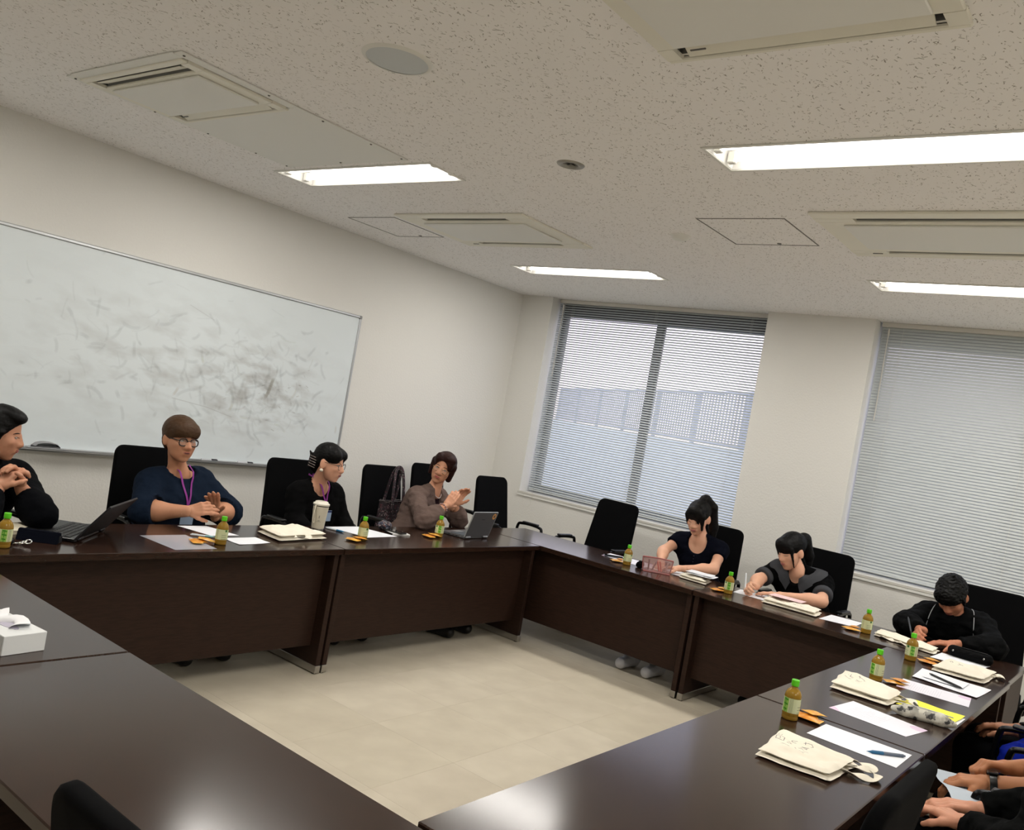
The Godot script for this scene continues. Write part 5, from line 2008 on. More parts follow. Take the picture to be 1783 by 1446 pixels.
func leg_shapes(d: Dictionary, g: float) -> Array:
	var P: Vector3 = d.pelvis
	var fwd: Vector3 = d.legs
	var lat := Vector3.UP.cross(fwd).normalized()
	var out := [["c", P - lat * 0.075, P + lat * 0.075, 0.10 + g, 0.10 + g]]
	for s in [-1, 1]:
		var hip: Vector3 = P + lat * 0.085 * s - Vector3.UP * 0.015
		var knee: Vector3 = hip + fwd * 0.40 + lat * 0.03 * s - Vector3.UP * 0.045
		var ankle: Vector3 = d.get("ankle_" + ("L" if s > 0 else "R"), knee + fwd * 0.02 + Vector3.UP * (0.085 - knee.y))
		out.append(["c", hip, knee, 0.076 + g, 0.054 + g])
		out.append(["c", knee, ankle, 0.052 + g, 0.036 + g])
	return out

func skin_material(c: Color) -> StandardMaterial3D:
	var m := mat(c, 0.55, 0.0, 0.4)
	m.subsurf_scatter_enabled = true
	m.subsurf_scatter_strength = 0.08
	return m

func hair_material(c: Color) -> StandardMaterial3D:
	var m := mat(c, 0.5, 0.0, 0.28)
	m.normal_enabled = true
	m.normal_texture = M.get("strands", strand_normals())
	M.strands = m.normal_texture
	m.normal_scale = 0.45
	tri_world(m, 14.0, false)
	return m

func strand_normals() -> ImageTexture:
	var n := 256
	var img := Image.create(n, n, false, Image.FORMAT_L8)
	var fn := FastNoiseLite.new()
	fn.seed = 6
	fn.frequency = 1.0
	fn.fractal_octaves = 2
	for y in n:
		for x in n:
			var u := TAU * y / n
			img.set_pixel(x, y, Color.from_hsv(0, 0, clampf(0.5 + 0.5 * fn.get_noise_3d(cos(u) * 0.5, sin(u) * 0.5, x * 0.22), 0, 1)))
	img.convert(Image.FORMAT_RGBA8)
	img.bump_map_to_normal_map(6.0)
	return ImageTexture.create_from_image(img)

func person(label: String, d: Dictionary):
	var P: Vector3 = d.pelvis
	var base := Vector3(P.x, 0, P.z)
	var o = thing("person", label, "person", base)
	var back := Transform3D(Basis.IDENTITY, -base)
	var skin := skin_material(d.get("skin", Color(0.80, 0.585, 0.47)))
	var sleeve: float = d.get("sleeve", 2.0)
	var body := torso_shapes(d, -0.008)
	var lat: Vector3 = (d.SL - d.SR).normalized()
	var front := lat.cross(Vector3.UP).normalized()
	for s in ["L", "R"]: body.append_array(arm_shapes(d, s, 0.0, 2.0))
	var hb := Basis.IDENTITY
	var hx := Transform3D.IDENTITY
	var with_head: bool = d.has("head")
	if with_head:
		hb = Basis(Vector3.UP, d.face[0]) * Basis(Vector3(1, 0, 0), d.face[1]) * Basis(Vector3(0, 0, 1), d.face[2])
		hx = Transform3D(hb, d.head)
		body.append(["c", d.neck - Vector3.UP * 0.02, hx * Vector3(0, -0.055, -0.024), d.get("neck_r", 0.050), d.get("neck_r", 0.050) - 0.006])
	else:
		hb = Basis(Vector3.UP, atan2(front.x, front.z))
		hx = Transform3D(hb, d.neck + Vector3.UP * 0.17 + front * 0.04)
		body.append(["c", d.neck - Vector3.UP * 0.02, hx * Vector3(0, -0.055, -0.024), 0.054, 0.048])
	var meshes := [field(body + leg_shapes(d, -0.006), [], 0.013, 0.014)]
	var hs: float = d.get("head_size", 1.0)
	var hshapes := head_shapes(hs, d.get("male", false), d.get("jaw", 1.03))
	meshes.append(field(xf_shapes(hshapes, hx), [], 0.0045 if with_head else 0.009, 0.007))
	for h in d.get("hands", []):
		meshes.append(field(hand_shapes(d["W" + h.side], h.dir, h.palm, h.thumb, h.curl, d.get("hand_size", 0.97), h.get("spread", 0.0)), [], 0.0035, 0.0035))
	put(mesh_of(join(meshes), base), "body", skin, o)
	# clothes
	var g: float = d.get("loose", 0.012)
	var tshapes := torso_shapes(d, g)
	for s in ["L", "R"]: tshapes.append_array(arm_shapes(d, s, d.get("sleeve_loose", g * 0.9), sleeve))
	var cuts := []
	var nd: Array = d.get("neckline", [Vector3(0, 0.0, 0.045), Vector3(0.075, 0.06, 0.085)])
	var nb := Basis(lat, Vector3.UP, front)
	cuts.append(["e", d.neck + nb * (nd[0] as Vector3), nd[1], nb])
	for s in ["L", "R"]:
		var S: Vector3 = d["S" + s]
		var E: Vector3 = d["E" + s]
		var W: Vector3 = d["W" + s]
		if sleeve <= 1.0: cuts.append(["h", S.lerp(E, sleeve), (E - S).normalized(), 0.10])
		else: cuts.append(["h", E.lerp(W, sleeve - 1.0), (W - E).normalized(), 0.08])
	var top_m: Material = d.top
	put(mesh_of(field(tshapes, cuts, 0.011, 0.017, d.get("wrinkle", 0.006), 14.0, int(P.x * 100) + 500), base), d.get("top_name", "shirt"), top_m, o)
	put(mesh_of(field(leg_shapes(d, 0.008), [], 0.014, 0.016, 0.004, 12.0, 3), base), d.get("legs_name", "trousers"), d.get("bottom", M.dark_cloth), o)
	var fwd: Vector3 = d.legs
	var llat := Vector3.UP.cross(fwd).normalized()
	for s in [-1, 1]:
		var knee: Vector3 = P + llat * 0.115 * s - Vector3.UP * 0.06 + fwd * 0.40
		var an: Vector3 = d.get("ankle_" + ("L" if s > 0 else "R"), knee + fwd * 0.02 + Vector3.UP * (0.085 - knee.y))
		var sh := mesh_of(field([["c", an + Vector3.UP * (0.045 - an.y) - fwd * 0.05, an + Vector3.UP * (0.04 - an.y) + fwd * 0.13, 0.042, 0.038], ["c", an + Vector3.UP * (0.05 - an.y) - fwd * 0.03, an + Vector3.UP * 0.01, 0.043, 0.046]], [["h", Vector3(an.x, 0.004, an.z), Vector3(0, -1, 0), 0.4]], 0.009, 0.01), base)
		var shoe = put(sh, "shoe", d.get("shoe", M.dark_leather), o)
	if not with_head:
		var cap := [["e", Vector3(0, 0.045, -0.018), Vector3(0.082, 0.088, 0.098), Basis.IDENTITY]]
		put(mesh_of(field(xf_shapes(cap, hx), xf_shapes([["e", Vector3(0, -0.05, 0.085), Vector3(0.075, 0.1, 0.08), Basis.IDENTITY]], hx), 0.008, 0.008), base), "hair", M.black_hair, o)
		face(o, hx, hshapes, d, back, M.black_hair)
		return [o, back, tshapes, front, lat, hx]
	# hair
	var hm: Material = hair_material(d.hair_color)
	put(mesh_of(field(xf_shapes(d.hair, hx), xf_shapes(d.get("hair_cut", []), hx), 0.0045, d.get("hair_k", 0.008), d.get("hair_rough", 0.0015), 38.0, 9), base), "hair", hm, o)
	face(o, hx, hshapes, d, back, hm)
	return [o, back, tshapes, front, lat, hx]

func face(o, hx: Transform3D, hs: Array, d: Dictionary, back: Transform3D, hm: Material):
	var f := Node3D.new()
	f.name = "face"
	o.add_child(f)
	f.transform = back * hx
	var at := func(x: float, y: float, lift: float) -> Vector3: return drape(hs, 0.007, Vector3(x, y, 0.02), Vector3(0, 0, 1), lift, 0.12)
	var down: bool = d.get("eyes_down", false)
	var dark := mat(Color(0.05, 0.04, 0.035), 0.4)
	for s in [-1, 1]:
		if not down:
			var c: Vector3 = at.call(0.0305 * s, 0.004, -0.0035)
			var st := lathe([[0.0, -0.0045], [0.008, -0.0036], [0.0125, 0.0], [0.008, 0.0036], [0.0, 0.0045]], 16, null, Transform3D(Basis.from_scale(Vector3(1, 1, 0.45)), c))
			build(st, "eye", mat(Color(0.66, 0.62, 0.59), 0.3), f)
			var ic: Vector3 = at.call((0.0305 + d.get("gaze", 0.0)) * s if false else 0.0305 * s + d.get("gaze", 0.0), 0.004, -0.0012)
			build(lathe([[0.0, -0.0055], [0.004, -0.0045], [0.0056, 0.0], [0.004, 0.0045], [0.0, 0.0055]], 14, null, Transform3D(Basis.from_scale(Vector3(1, 1, 0.4)), ic)), "iris", dark, f)
		var lid := []
		for k in 7:
			var t := k / 3.0 - 1.0
			lid.append(at.call(0.0305 * s + t * 0.0145, (0.0085 if not down else -0.001) - 0.0045 * t * t * (1.0 if not down else -0.6), 0.0002))
		build(tube(lid, [0.0006, 0.0013, 0.0016, 0.0017, 0.0016, 0.0013, 0.0006], 6), "eyelid_line", dark, f)
		var br := []
		for k in 7:
			var t := k / 3.0 - 1.0
			br.append(at.call(0.031 * s + t * 0.017, 0.0255 - 0.003 * t * t + 0.002 * t * s * -1.0, 0.0006))
		build(tube(br, [0.0009, 0.002, 0.0024, 0.0025, 0.0023, 0.0018, 0.0008], 6), "eyebrow", d.get("brow", hm), f)
	var lipm := mat(d.get("lips", Color(0.64, 0.36, 0.32)), 0.45)
	for e in [[-0.0545, 0.0030], [-0.0615, 0.0036]]:
		var lp := []
		for k in 9:
			var t := k / 4.0 - 1.0
			lp.append(at.call(t * 0.021, e[0] + (0.0015 if e[0] > -0.058 else 0.004) * t * t + d.get("smile", 0.0) * absf(t) * 0.004, 0.0))
		build(tube(lp, [0.0006, e[1] * 0.6, e[1] * 0.9, e[1], e[1], e[1], e[1] * 0.9, e[1] * 0.6, 0.0006], 8), "lip", lipm, f)
	if d.get("mouth_open", false):
		var mp := []
		for k in 7:
			var t := k / 3.0 - 1.0
			mp.append(at.call(t * 0.016, -0.0582, 0.0012))
		build(tube(mp, [0.0005, 0.0022, 0.003, 0.0034, 0.003, 0.0022, 0.0005], 6), "mouth_gap", mat(Color(0.16, 0.05, 0.05), 0.5), f)
	if d.has("glasses"):
		var gl: Dictionary = d.glasses
		var G := Node3D.new()
		G.name = "glasses"
		o.add_child(G)
		G.transform = back * hx
		var zc: float = (at.call(0.031, 0.004, 0.0) as Vector3).z + 0.012
		for s in [-1, 1]:
			var ring := []
			for k in 28:
				var a := TAU * k / 28
				var e: float = gl.get("square", 0.8)
				var cx: float = signf(cos(a)) * pow(absf(cos(a)), e) * gl.w
				var cy: float = signf(sin(a)) * pow(absf(sin(a)), e) * gl.h
				ring.append(Vector3(gl.get("gap", 0.034) * s + cx, gl.get("y", 0.0) + cy, zc - 0.25 * absf(cx * s + 0.0) * absf(cx) * 8.0))
			build(tube(ring, gl.r, 8, null, true), "rim", gl.m, G)
			var c := Vector3(gl.get("gap", 0.034) * s, gl.get("y", 0.0), zc)
			var lens := mat(Color(0.9, 0.95, 0.95, 0.06), 0.03)
			lens.transparency = BaseMaterial3D.TRANSPARENCY_ALPHA
			var st := begin()
			for k in 28: tri(st, c, ring[k] + Vector3(0, 0, 0.0), ring[(k + 1) % 28])
			build(st, "lens", M.lens, G)
			var o2: float = gl.get("gap", 0.034) + gl.w
			build(tube([Vector3(o2 * s, gl.get("y", 0.0) + gl.h * 0.45, zc - 0.002), Vector3((o2 + 0.005) * s, gl.get("y", 0.0) + gl.h * 0.45, zc - 0.012), Vector3(0.0795 * s, 0.010, -0.002), Vector3(0.078 * s, -0.004, -0.024)], gl.r * 0.9, 6), "temple", gl.m, G)
		var iw: float = gl.get("gap", 0.034) - gl.w
		build(tube([Vector3(-iw, gl.get("y", 0.0) + gl.h * 0.3, zc), Vector3(0, gl.get("y", 0.0) + gl.h * 0.5, zc + 0.003), Vector3(iw, gl.get("y", 0.0) + gl.h * 0.3, zc)], gl.r, 6), "bridge", gl.m, G)

# ribbon round the neck down to a card holder; points are world positions laid on the shirt
func lanyard(r: Array, d: Dictionary, meet: Vector3, m: Material, card := true):
	var o = r[0]
	var front: Vector3 = r[3]
	var lat: Vector3 = r[4]
	var L := Node3D.new()
	L.name = "lanyard"
	o.add_child(L)
	L.transform = r[1]
	for s in [-1, 1]:
		var pts := []
		var a: Vector3 = d.neck + lat * 0.056 * s + Vector3.UP * 0.045 - front * 0.01
		pts.append(d.neck - front * 0.066 + Vector3.UP * 0.05 + lat * 0.012 * s)
		pts.append(d.neck - front * 0.04 + lat * 0.052 * s + Vector3.UP * 0.055)
		pts.append(a + front * 0.02)
		for k in 7:
			var t := (k + 1) / 7.0
			var p := (a + front * 0.03).lerp(meet, t)
			p = drape(r[2], 0.017, p - front * 0.02, front, 0.006, 0.2)
			pts.append(p)
		var rows := []
		for i in pts.size():
			var dd: Vector3 = (pts[mini(i + 1, pts.size() - 1)] - pts[maxi(i - 1, 0)]).normalized()
			var out: Vector3 = front if i > 1 else lat * s
			var side := dd.cross(out).normalized() * 0.0062
			rows.append([pts[i] - side, pts[i] - side * 0.9 + out * 0.0016, pts[i] + side * 0.9 + out * 0.0016, pts[i] + side])
		build(grid_mesh(rows, false, false), "ribbon", m, L)
	var mp := drape(r[2], 0.017, meet - front * 0.02, front, 0.008, 0.2)
	var st := begin()
	bx(st, mp - Vector3.UP * 0.012, Vector3(0.008, 0.026, 0.006), 0.002, Basis(lat, Vector3.UP, front))
	build(st, "clasp", M.chrome, L)
	if card:
		var cp := drape(r[2], 0.017, meet - Vector3.UP * 0.075 - front * 0.02, front, 0.02, 0.2)
		st = begin()
		bx(st, cp, Vector3(0.095, 0.07, 0.003), 0.001, Basis(lat, Vector3.UP, front))
		build(st, "card_holder", mat(Color(0.62, 0.70, 0.80), 0.3), L)
		st = begin()
		bx(st, cp + Vector3.UP * 0.028 + front * 0.0018, Vector3(0.09, 0.012, 0.001), 0.0, Basis(lat, Vector3.UP, front))
		build(st, "card_stripe", mat(Color(0.10, 0.16, 0.36), 0.4), L)

func build_people():
	M.dark_cloth = cloth(Color(0.035, 0.037, 0.045), 50.0, 0.5)
	M.dark_leather = mat(Color(0.04, 0.035, 0.033), 0.45)
	M.black_hair = hair_material(Color(0.022, 0.019, 0.018))
	M.lens = mat(Color(0.92, 0.96, 0.97, 0.05), 0.03)
	M.lens.transparency = BaseMaterial3D.TRANSPARENCY_ALPHA
	var I := Basis.IDENTITY
	var purple := mat(Color(0.50, 0.12, 0.50), 0.6)
	var light_skin := Color(0.82, 0.61, 0.50)
	# 1 the man in the suit, profile, hands clasped under the chin
	var d := {
		"pelvis": Vector3(-3.40, 0.555, -0.95), "neck": Vector3(-3.345, 0.915, -0.845), "SL": Vector3(-3.155, 0.865, -0.90), "SR": Vector3(-3.50, 0.865, -0.78),
		"EL": Vector3(-3.225, 0.755, -0.45), "WL": Vector3(-3.285, 0.862, -0.56), "ER": Vector3(-3.50, 0.748, -0.42), "WR": Vector3(-3.385, 0.862, -0.54),
		"head": Vector3(-3.335, 1.072, -0.745), "face": [1.0, 0.12, 0.0], "male": true, "wide": 1.08, "arm": 1.12, "legs": Vector3(0.3, 0, 0.95).normalized(),
		"skin": Color(0.76, 0.55, 0.44), "top": cloth(Color(0.022, 0.026, 0.040), 60.0, 0.4), "top_name": "suit_jacket", "sleeve": 1.78, "loose": 0.018, "neckline": [Vector3(0, 0.03, 0.025), Vector3(0.06, 0.045, 0.065)], "hair_color": Color(0.02, 0.018, 0.017),
		"hands": [
			{"side": "L", "dir": Vector3(-0.35, 0.85, -0.05), "palm": Vector3(-0.8, -0.2, 0.3), "thumb": 1.0, "curl": [0.75, 0.8, 0.85, 0.9, 0.6]},
			{"side": "R", "dir": Vector3(0.5, 0.85, 0.05), "palm": Vector3(0.8, -0.3, -0.2), "thumb": -1.0, "curl": [0.7, 0.75, 0.8, 0.85, 0.6]}],
		"hair": [["e", Vector3(0, 0.047, -0.02), Vector3(0.079, 0.085, 0.097), I], ["e", Vector3(0.0, 0.105, 0.025), Vector3(0.060, 0.026, 0.065), Basis(Vector3(1, 0, 0), 0.25)], ["e", Vector3(0.0, 0.088, 0.056), Vector3(0.052, 0.022, 0.026), Basis(Vector3(1, 0, 0), 0.6)], ["c", Vector3(-0.076, 0.02, 0.018), Vector3(-0.074, -0.022, 0.012), 0.010, 0.006], ["c", Vector3(0.076, 0.02, 0.018), Vector3(0.074, -0.022, 0.012), 0.010, 0.006]],
		"hair_cut": [["e", Vector3(0, -0.012, 0.10), Vector3(0.085, 0.088, 0.085), I], ["e", Vector3(0, -0.10, 0.03), Vector3(0.1, 0.085, 0.11), I]], "brow": M.black_hair}
	person("man in a dark suit resting his chin behind clasped hands", d)
	# 2 navy blouse, bobbed hair, glasses, hands talking
	d = {
		"pelvis": Vector3(-2.30, 0.54, -0.93), "neck": Vector3(-2.315, 0.925, -0.90), "SL": Vector3(-2.135, 0.875, -0.965), "SR": Vector3(-2.475, 0.865, -0.885),
		"EL": Vector3(-2.02, 0.725, -0.80), "WL": Vector3(-2.205, 0.745, -0.66), "ER": Vector3(-2.56, 0.728, -0.76), "WR": Vector3(-2.41, 0.765, -0.60),
		"head": Vector3(-2.375, 1.112, -0.845), "face": [-0.02, 0.02, 0.0], "jaw": 1.14, "wide": 1.2, "arm": 1.2, "legs": Vector3(0, 0, 1),
		"skin": Color(0.74, 0.53, 0.41), "top": cloth(Color(0.075, 0.115, 0.175), 45.0, 0.5), "top_name": "blouse", "sleeve": 1.22, "loose": 0.022, "sleeve_loose": 0.026, "neckline": [Vector3(0, 0.015, 0.02), Vector3(0.10, 0.048, 0.085)],
		"hair_color": Color(0.27, 0.19, 0.125), "mouth_open": true, "head_size": 1.04, "gaze": 0.002,
		"hands": [
			{"side": "R", "dir": Vector3(0.75, 0.28, 0.45), "palm": Vector3(0.35, -0.35, -0.6), "thumb": -1.0, "curl": [0.25, 0.35, 0.45, 0.5, 0.3], "spread": 0.09},
			{"side": "L", "dir": Vector3(-0.45, 0.85, 0.3), "palm": Vector3(-0.6, -0.05, 0.5), "thumb": 1.0, "curl": [0.12, 0.16, 0.2, 0.25, 0.15], "spread": 0.07}],
		"hair": [["e", Vector3(0, 0.048, -0.016), Vector3(0.091, 0.090, 0.104), I], ["e", Vector3(0, 0.055, 0.052), Vector3(0.077, 0.058, 0.054), I], ["e", Vector3(0, -0.01, -0.075), Vector3(0.062, 0.065, 0.035), I]],
		"hair_cut": [["e", Vector3(0, -0.068, 0.09), Vector3(0.16, 0.098, 0.125), I], ["e", Vector3(0.09, -0.072, 0.01), Vector3(0.06, 0.066, 0.06), I], ["e", Vector3(-0.09, -0.072, 0.01), Vector3(0.06, 0.066, 0.06), I]], "hair_k": 0.006,
		"glasses": {"w": 0.0235, "h": 0.0195, "r": 0.0031, "m": mat(Color(0.06, 0.03, 0.02), 0.5), "square": 0.75, "gap": 0.0325}}
	var r = person("person in a navy blouse and dark-rimmed glasses, gesturing with both hands", d)
	lanyard(r, d, Vector3(-2.305, 0.755, -0.78), purple)
	# 3 black cardigan, claw clip
	d = {
		"pelvis": Vector3(-1.28, 0.545, -0.96), "neck": Vector3(-1.315, 0.905, -0.905), "SL": Vector3(-1.115, 0.85, -0.955), "SR": Vector3(-1.475, 0.85, -0.90),
		"EL": Vector3(-1.07, 0.655, -0.87), "WL": Vector3(-1.16, 0.60, -0.70), "ER": Vector3(-1.51, 0.655, -0.84), "WR": Vector3(-1.40, 0.60, -0.68),
		"head": Vector3(-1.32, 1.055, -0.815), "face": [0.44, 0.10, 0.0], "legs": Vector3(0, 0, 1), "wide": 1.0,
		"skin": light_skin, "top": cloth(Color(0.028, 0.028, 0.030), 70.0, 0.5), "top_name": "cardigan", "sleeve": 1.9, "loose": 0.014, "neckline": [Vector3(0, 0.0, 0.05), Vector3(0.085, 0.075, 0.085)],
		"hair_color": Color(0.022, 0.019, 0.018), "gaze": 0.003, "lips": Color(0.58, 0.34, 0.32),
		"hands": [{"side": "L", "dir": Vector3(-0.5, -0.2, 0.8), "palm": Vector3(0, -1, 0), "thumb": 1.0, "curl": 0.3}, {"side": "R", "dir": Vector3(0.5, -0.2, 0.8), "palm": Vector3(0, -1, 0), "thumb": -1.0, "curl": 0.3}],
		"hair": [["e", Vector3(0, 0.045, -0.02), Vector3(0.081, 0.088, 0.099), I], ["e", Vector3(0.032, 0.066, 0.048), Vector3(0.046, 0.036, 0.042), Basis(Vector3(0, 0, 1), -0.5)], ["e", Vector3(-0.045, 0.062, 0.04), Vector3(0.034, 0.045, 0.045), I], ["c", Vector3(0.066, 0.045, 0.05), Vector3(0.07, 0.005, 0.052), 0.014, 0.007], ["e", Vector3(0, -0.02, -0.10), Vector3(0.045, 0.05, 0.036), I], ["c", Vector3(0, -0.05, -0.10), Vector3(0, -0.075, -0.085), 0.026, 0.014], ["c", Vector3(-0.02, 0.01, -0.12), Vector3(-0.03, 0.045, -0.14), 0.012, 0.004]],
		"hair_cut": [["e", Vector3(0.008, -0.045, 0.095), Vector3(0.07, 0.095, 0.07), I], ["e", Vector3(0.085, -0.04, 0.01), Vector3(0.035, 0.06, 0.045), I], ["e", Vector3(-0.085, -0.04, 0.01), Vector3(0.035, 0.06, 0.045), I]],
		"glasses": {"w": 0.0215, "h": 0.0195, "r": 0.0015, "m": mat(Color(0.16, 0.15, 0.14), 0.2, 0.6), "square": 0.85, "gap": 0.031}}
	r = person("woman in a black cardigan with glasses and pearl earring, looking aside", d)
	lanyard(r, d, Vector3(-1.285, 0.79, -0.83), purple)
	var hx: Transform3D = r[1] * r[5]
	var st := begin()
	lathe([[0.0, -0.012], [0.010, -0.007], [0.0125, 0.0], [0.010, 0.007], [0.0, 0.012]], 16, st, Transform3D(I, Vector3(-0.083, -0.045, -0.008)))
	build(st, "earring", mat(Color(0.88, 0.84, 0.76), 0.25), r[0], hx)
	var clip := Node3D.new()
	clip.name = "claw_clip"
	r[0].add_child(clip)
	clip.transform = hx
	for k in 5:
		var y := 0.02 - k * 0.016
		build(tube(smooth_path([Vector3(-0.025, y, -0.128), Vector3(-0.05, y, -0.115), Vector3(-0.062, y, -0.092), Vector3(-0.058, y - 0.004, -0.07)], 4), 0.0028, 6), "tooth", mat(Color(0.45, 0.40, 0.38), 0.3), clip)
	build(tube([Vector3(-0.025, 0.03, -0.13), Vector3(-0.025, -0.055, -0.13)], 0.006, 8), "spine", mat(Color(0.10, 0.08, 0.08), 0.3), clip)
	# 4 taupe cardigan, leaning on her elbows
	d = {
		"pelvis": Vector3(-0.47, 0.565, -0.83), "hip_lat": Vector3(0.95, 0, -0.2), "neck": Vector3(-0.275, 0.912, -0.85), "SL": Vector3(-0.095, 0.865, -0.955), "SR": Vector3(-0.475, 0.875, -0.815),
		"ER": Vector3(-0.655, 0.745, -0.53), "WR": Vector3(-0.455, 0.86, -0.535), "EL": Vector3(-0.19, 0.742, -0.62), "WL": Vector3(-0.30, 0.86, -0.60),
		"head": Vector3(-0.262, 1.088, -0.80), "face": [-1.02, 0.06, -0.26], "legs": Vector3(0.15, 0, 1).normalized(),
		"skin": Color(0.80, 0.58, 0.46), "top": cloth(Color(0.40, 0.335, 0.31), 60.0, 0.5), "top_name": "cardigan", "sleeve": 1.72, "loose": 0.02, "wrinkle": 0.010, "neckline": [Vector3(0, -0.02, 0.065), Vector3(0.062, 0.12, 0.085)],
		"hair_color": Color(0.16, 0.075, 0.06), "smile": 0.6, "eyes_down": false, "lips": Color(0.66, 0.33, 0.31),
		"hands": [
			{"side": "R", "dir": Vector3(0.70, 0.62, -0.05), "palm": Vector3(0.35, -0.25, -0.85), "thumb": -1.0, "curl": [0.12, 0.14, 0.18, 0.25, 0.2]},
			{"side": "L", "dir": Vector3(0.42, 0.75, 0.12), "palm": Vector3(-0.35, 0.2, 0.9), "thumb": 1.0, "curl": [0.4, 0.42, 0.45, 0.5, 0.4]}],
		"hair": [["e", Vector3(0, 0.045, -0.016), Vector3(0.086, 0.088, 0.100), I], ["c", Vector3(0.072, 0.04, 0.012), Vector3(0.072, -0.055, 0.004), 0.026, 0.022], ["c", Vector3(-0.075, 0.04, 0.012), Vector3(-0.076, -0.06, 0.01), 0.024, 0.014], ["e", Vector3(0.03, 0.095, 0.045), Vector3(0.05, 0.03, 0.045), I], ["e", Vector3(-0.045, 0.075, 0.05), Vector3(0.032, 0.04, 0.035), I], ["e", Vector3(0.05, 0.06, 0.055), Vector3(0.026, 0.045, 0.03), I], ["e", Vector3(0, -0.03, -0.075), Vector3(0.07, 0.07, 0.035), I]],
		"hair_cut": [["e", Vector3(-0.006, -0.025, 0.105), Vector3(0.066, 0.098, 0.08), I]],
		"glasses": {"w": 0.0235, "h": 0.0155, "r": 0.0019, "m": mat(Color(0.72, 0.58, 0.42), 0.2, 0.8), "square": 0.6, "gap": 0.0315, "y": -0.002}}
	r = person("smiling woman in a taupe cardigan leaning on the table with folded hands", d)
	# blouse under the cardigan, bead necklace and bracelet
	var bl := torso_shapes(d, 0.006)
	put(mesh_of(field(bl, [["e", d.neck + r[3] * 0.05 + Vector3.UP * 0.01, Vector3(0.07, 0.06, 0.08), Basis(r[4], Vector3.UP, r[3])]], 0.011, 0.016, 0.003, 14.0), Vector3(d.pelvis.x, 0, d.pelvis.z)), "blouse", cloth(Color(0.13, 0.06, 0.085), 60.0, 0.4), r[0])
	var beads := Node3D.new()
	beads.name = "necklace"
	r[0].add_child(beads)
	beads.transform = r[1]
	var bead := lathe([[0.0, -0.0045], [0.0035, -0.003], [0.0045, 0.0], [0.0035, 0.003], [0.0, 0.0045]], 8).commit()
	var body4 := torso_shapes(d, -0.008)
	for k in 22:
		var a := lerpf(-1.9, 1.9, k / 21.0)
		var q: Vector3 = d.neck + r[4] * 0.07 * sin(a) + Vector3.UP * (0.015 - 0.045 * (cos(a) + 0.3))
		var p: Vector3 = drape(bl, 0.016, q - r[3] * 0.03, r[3], 0.004, 0.16) if absf(a) < 1.5 else q + r[3] * 0.06 * cos(a)
		put(bead, "bead", mat(Color(0.78, 0.72, 0.70), 0.3), beads, Transform3D(I, p))
	for k in 12:
		var a := TAU * k / 12
		var ax: Vector3 = (d.WR - d.ER).normalized()
		var e1 := ax.cross(Vector3.UP).normalized()
		var e2 := ax.cross(e1)
		put(bead, "bracelet_bead", mat(Color(0.62, 0.50, 0.48), 0.3), beads, Transform3D(Basis.from_scale(Vector3.ONE * 1.5), d.ER.lerp(d.WR, 0.86) + (e1 * cos(a) + e2 * sin(a)) * 0.033))
	people_by_the_window()
	people_by_the_camera()

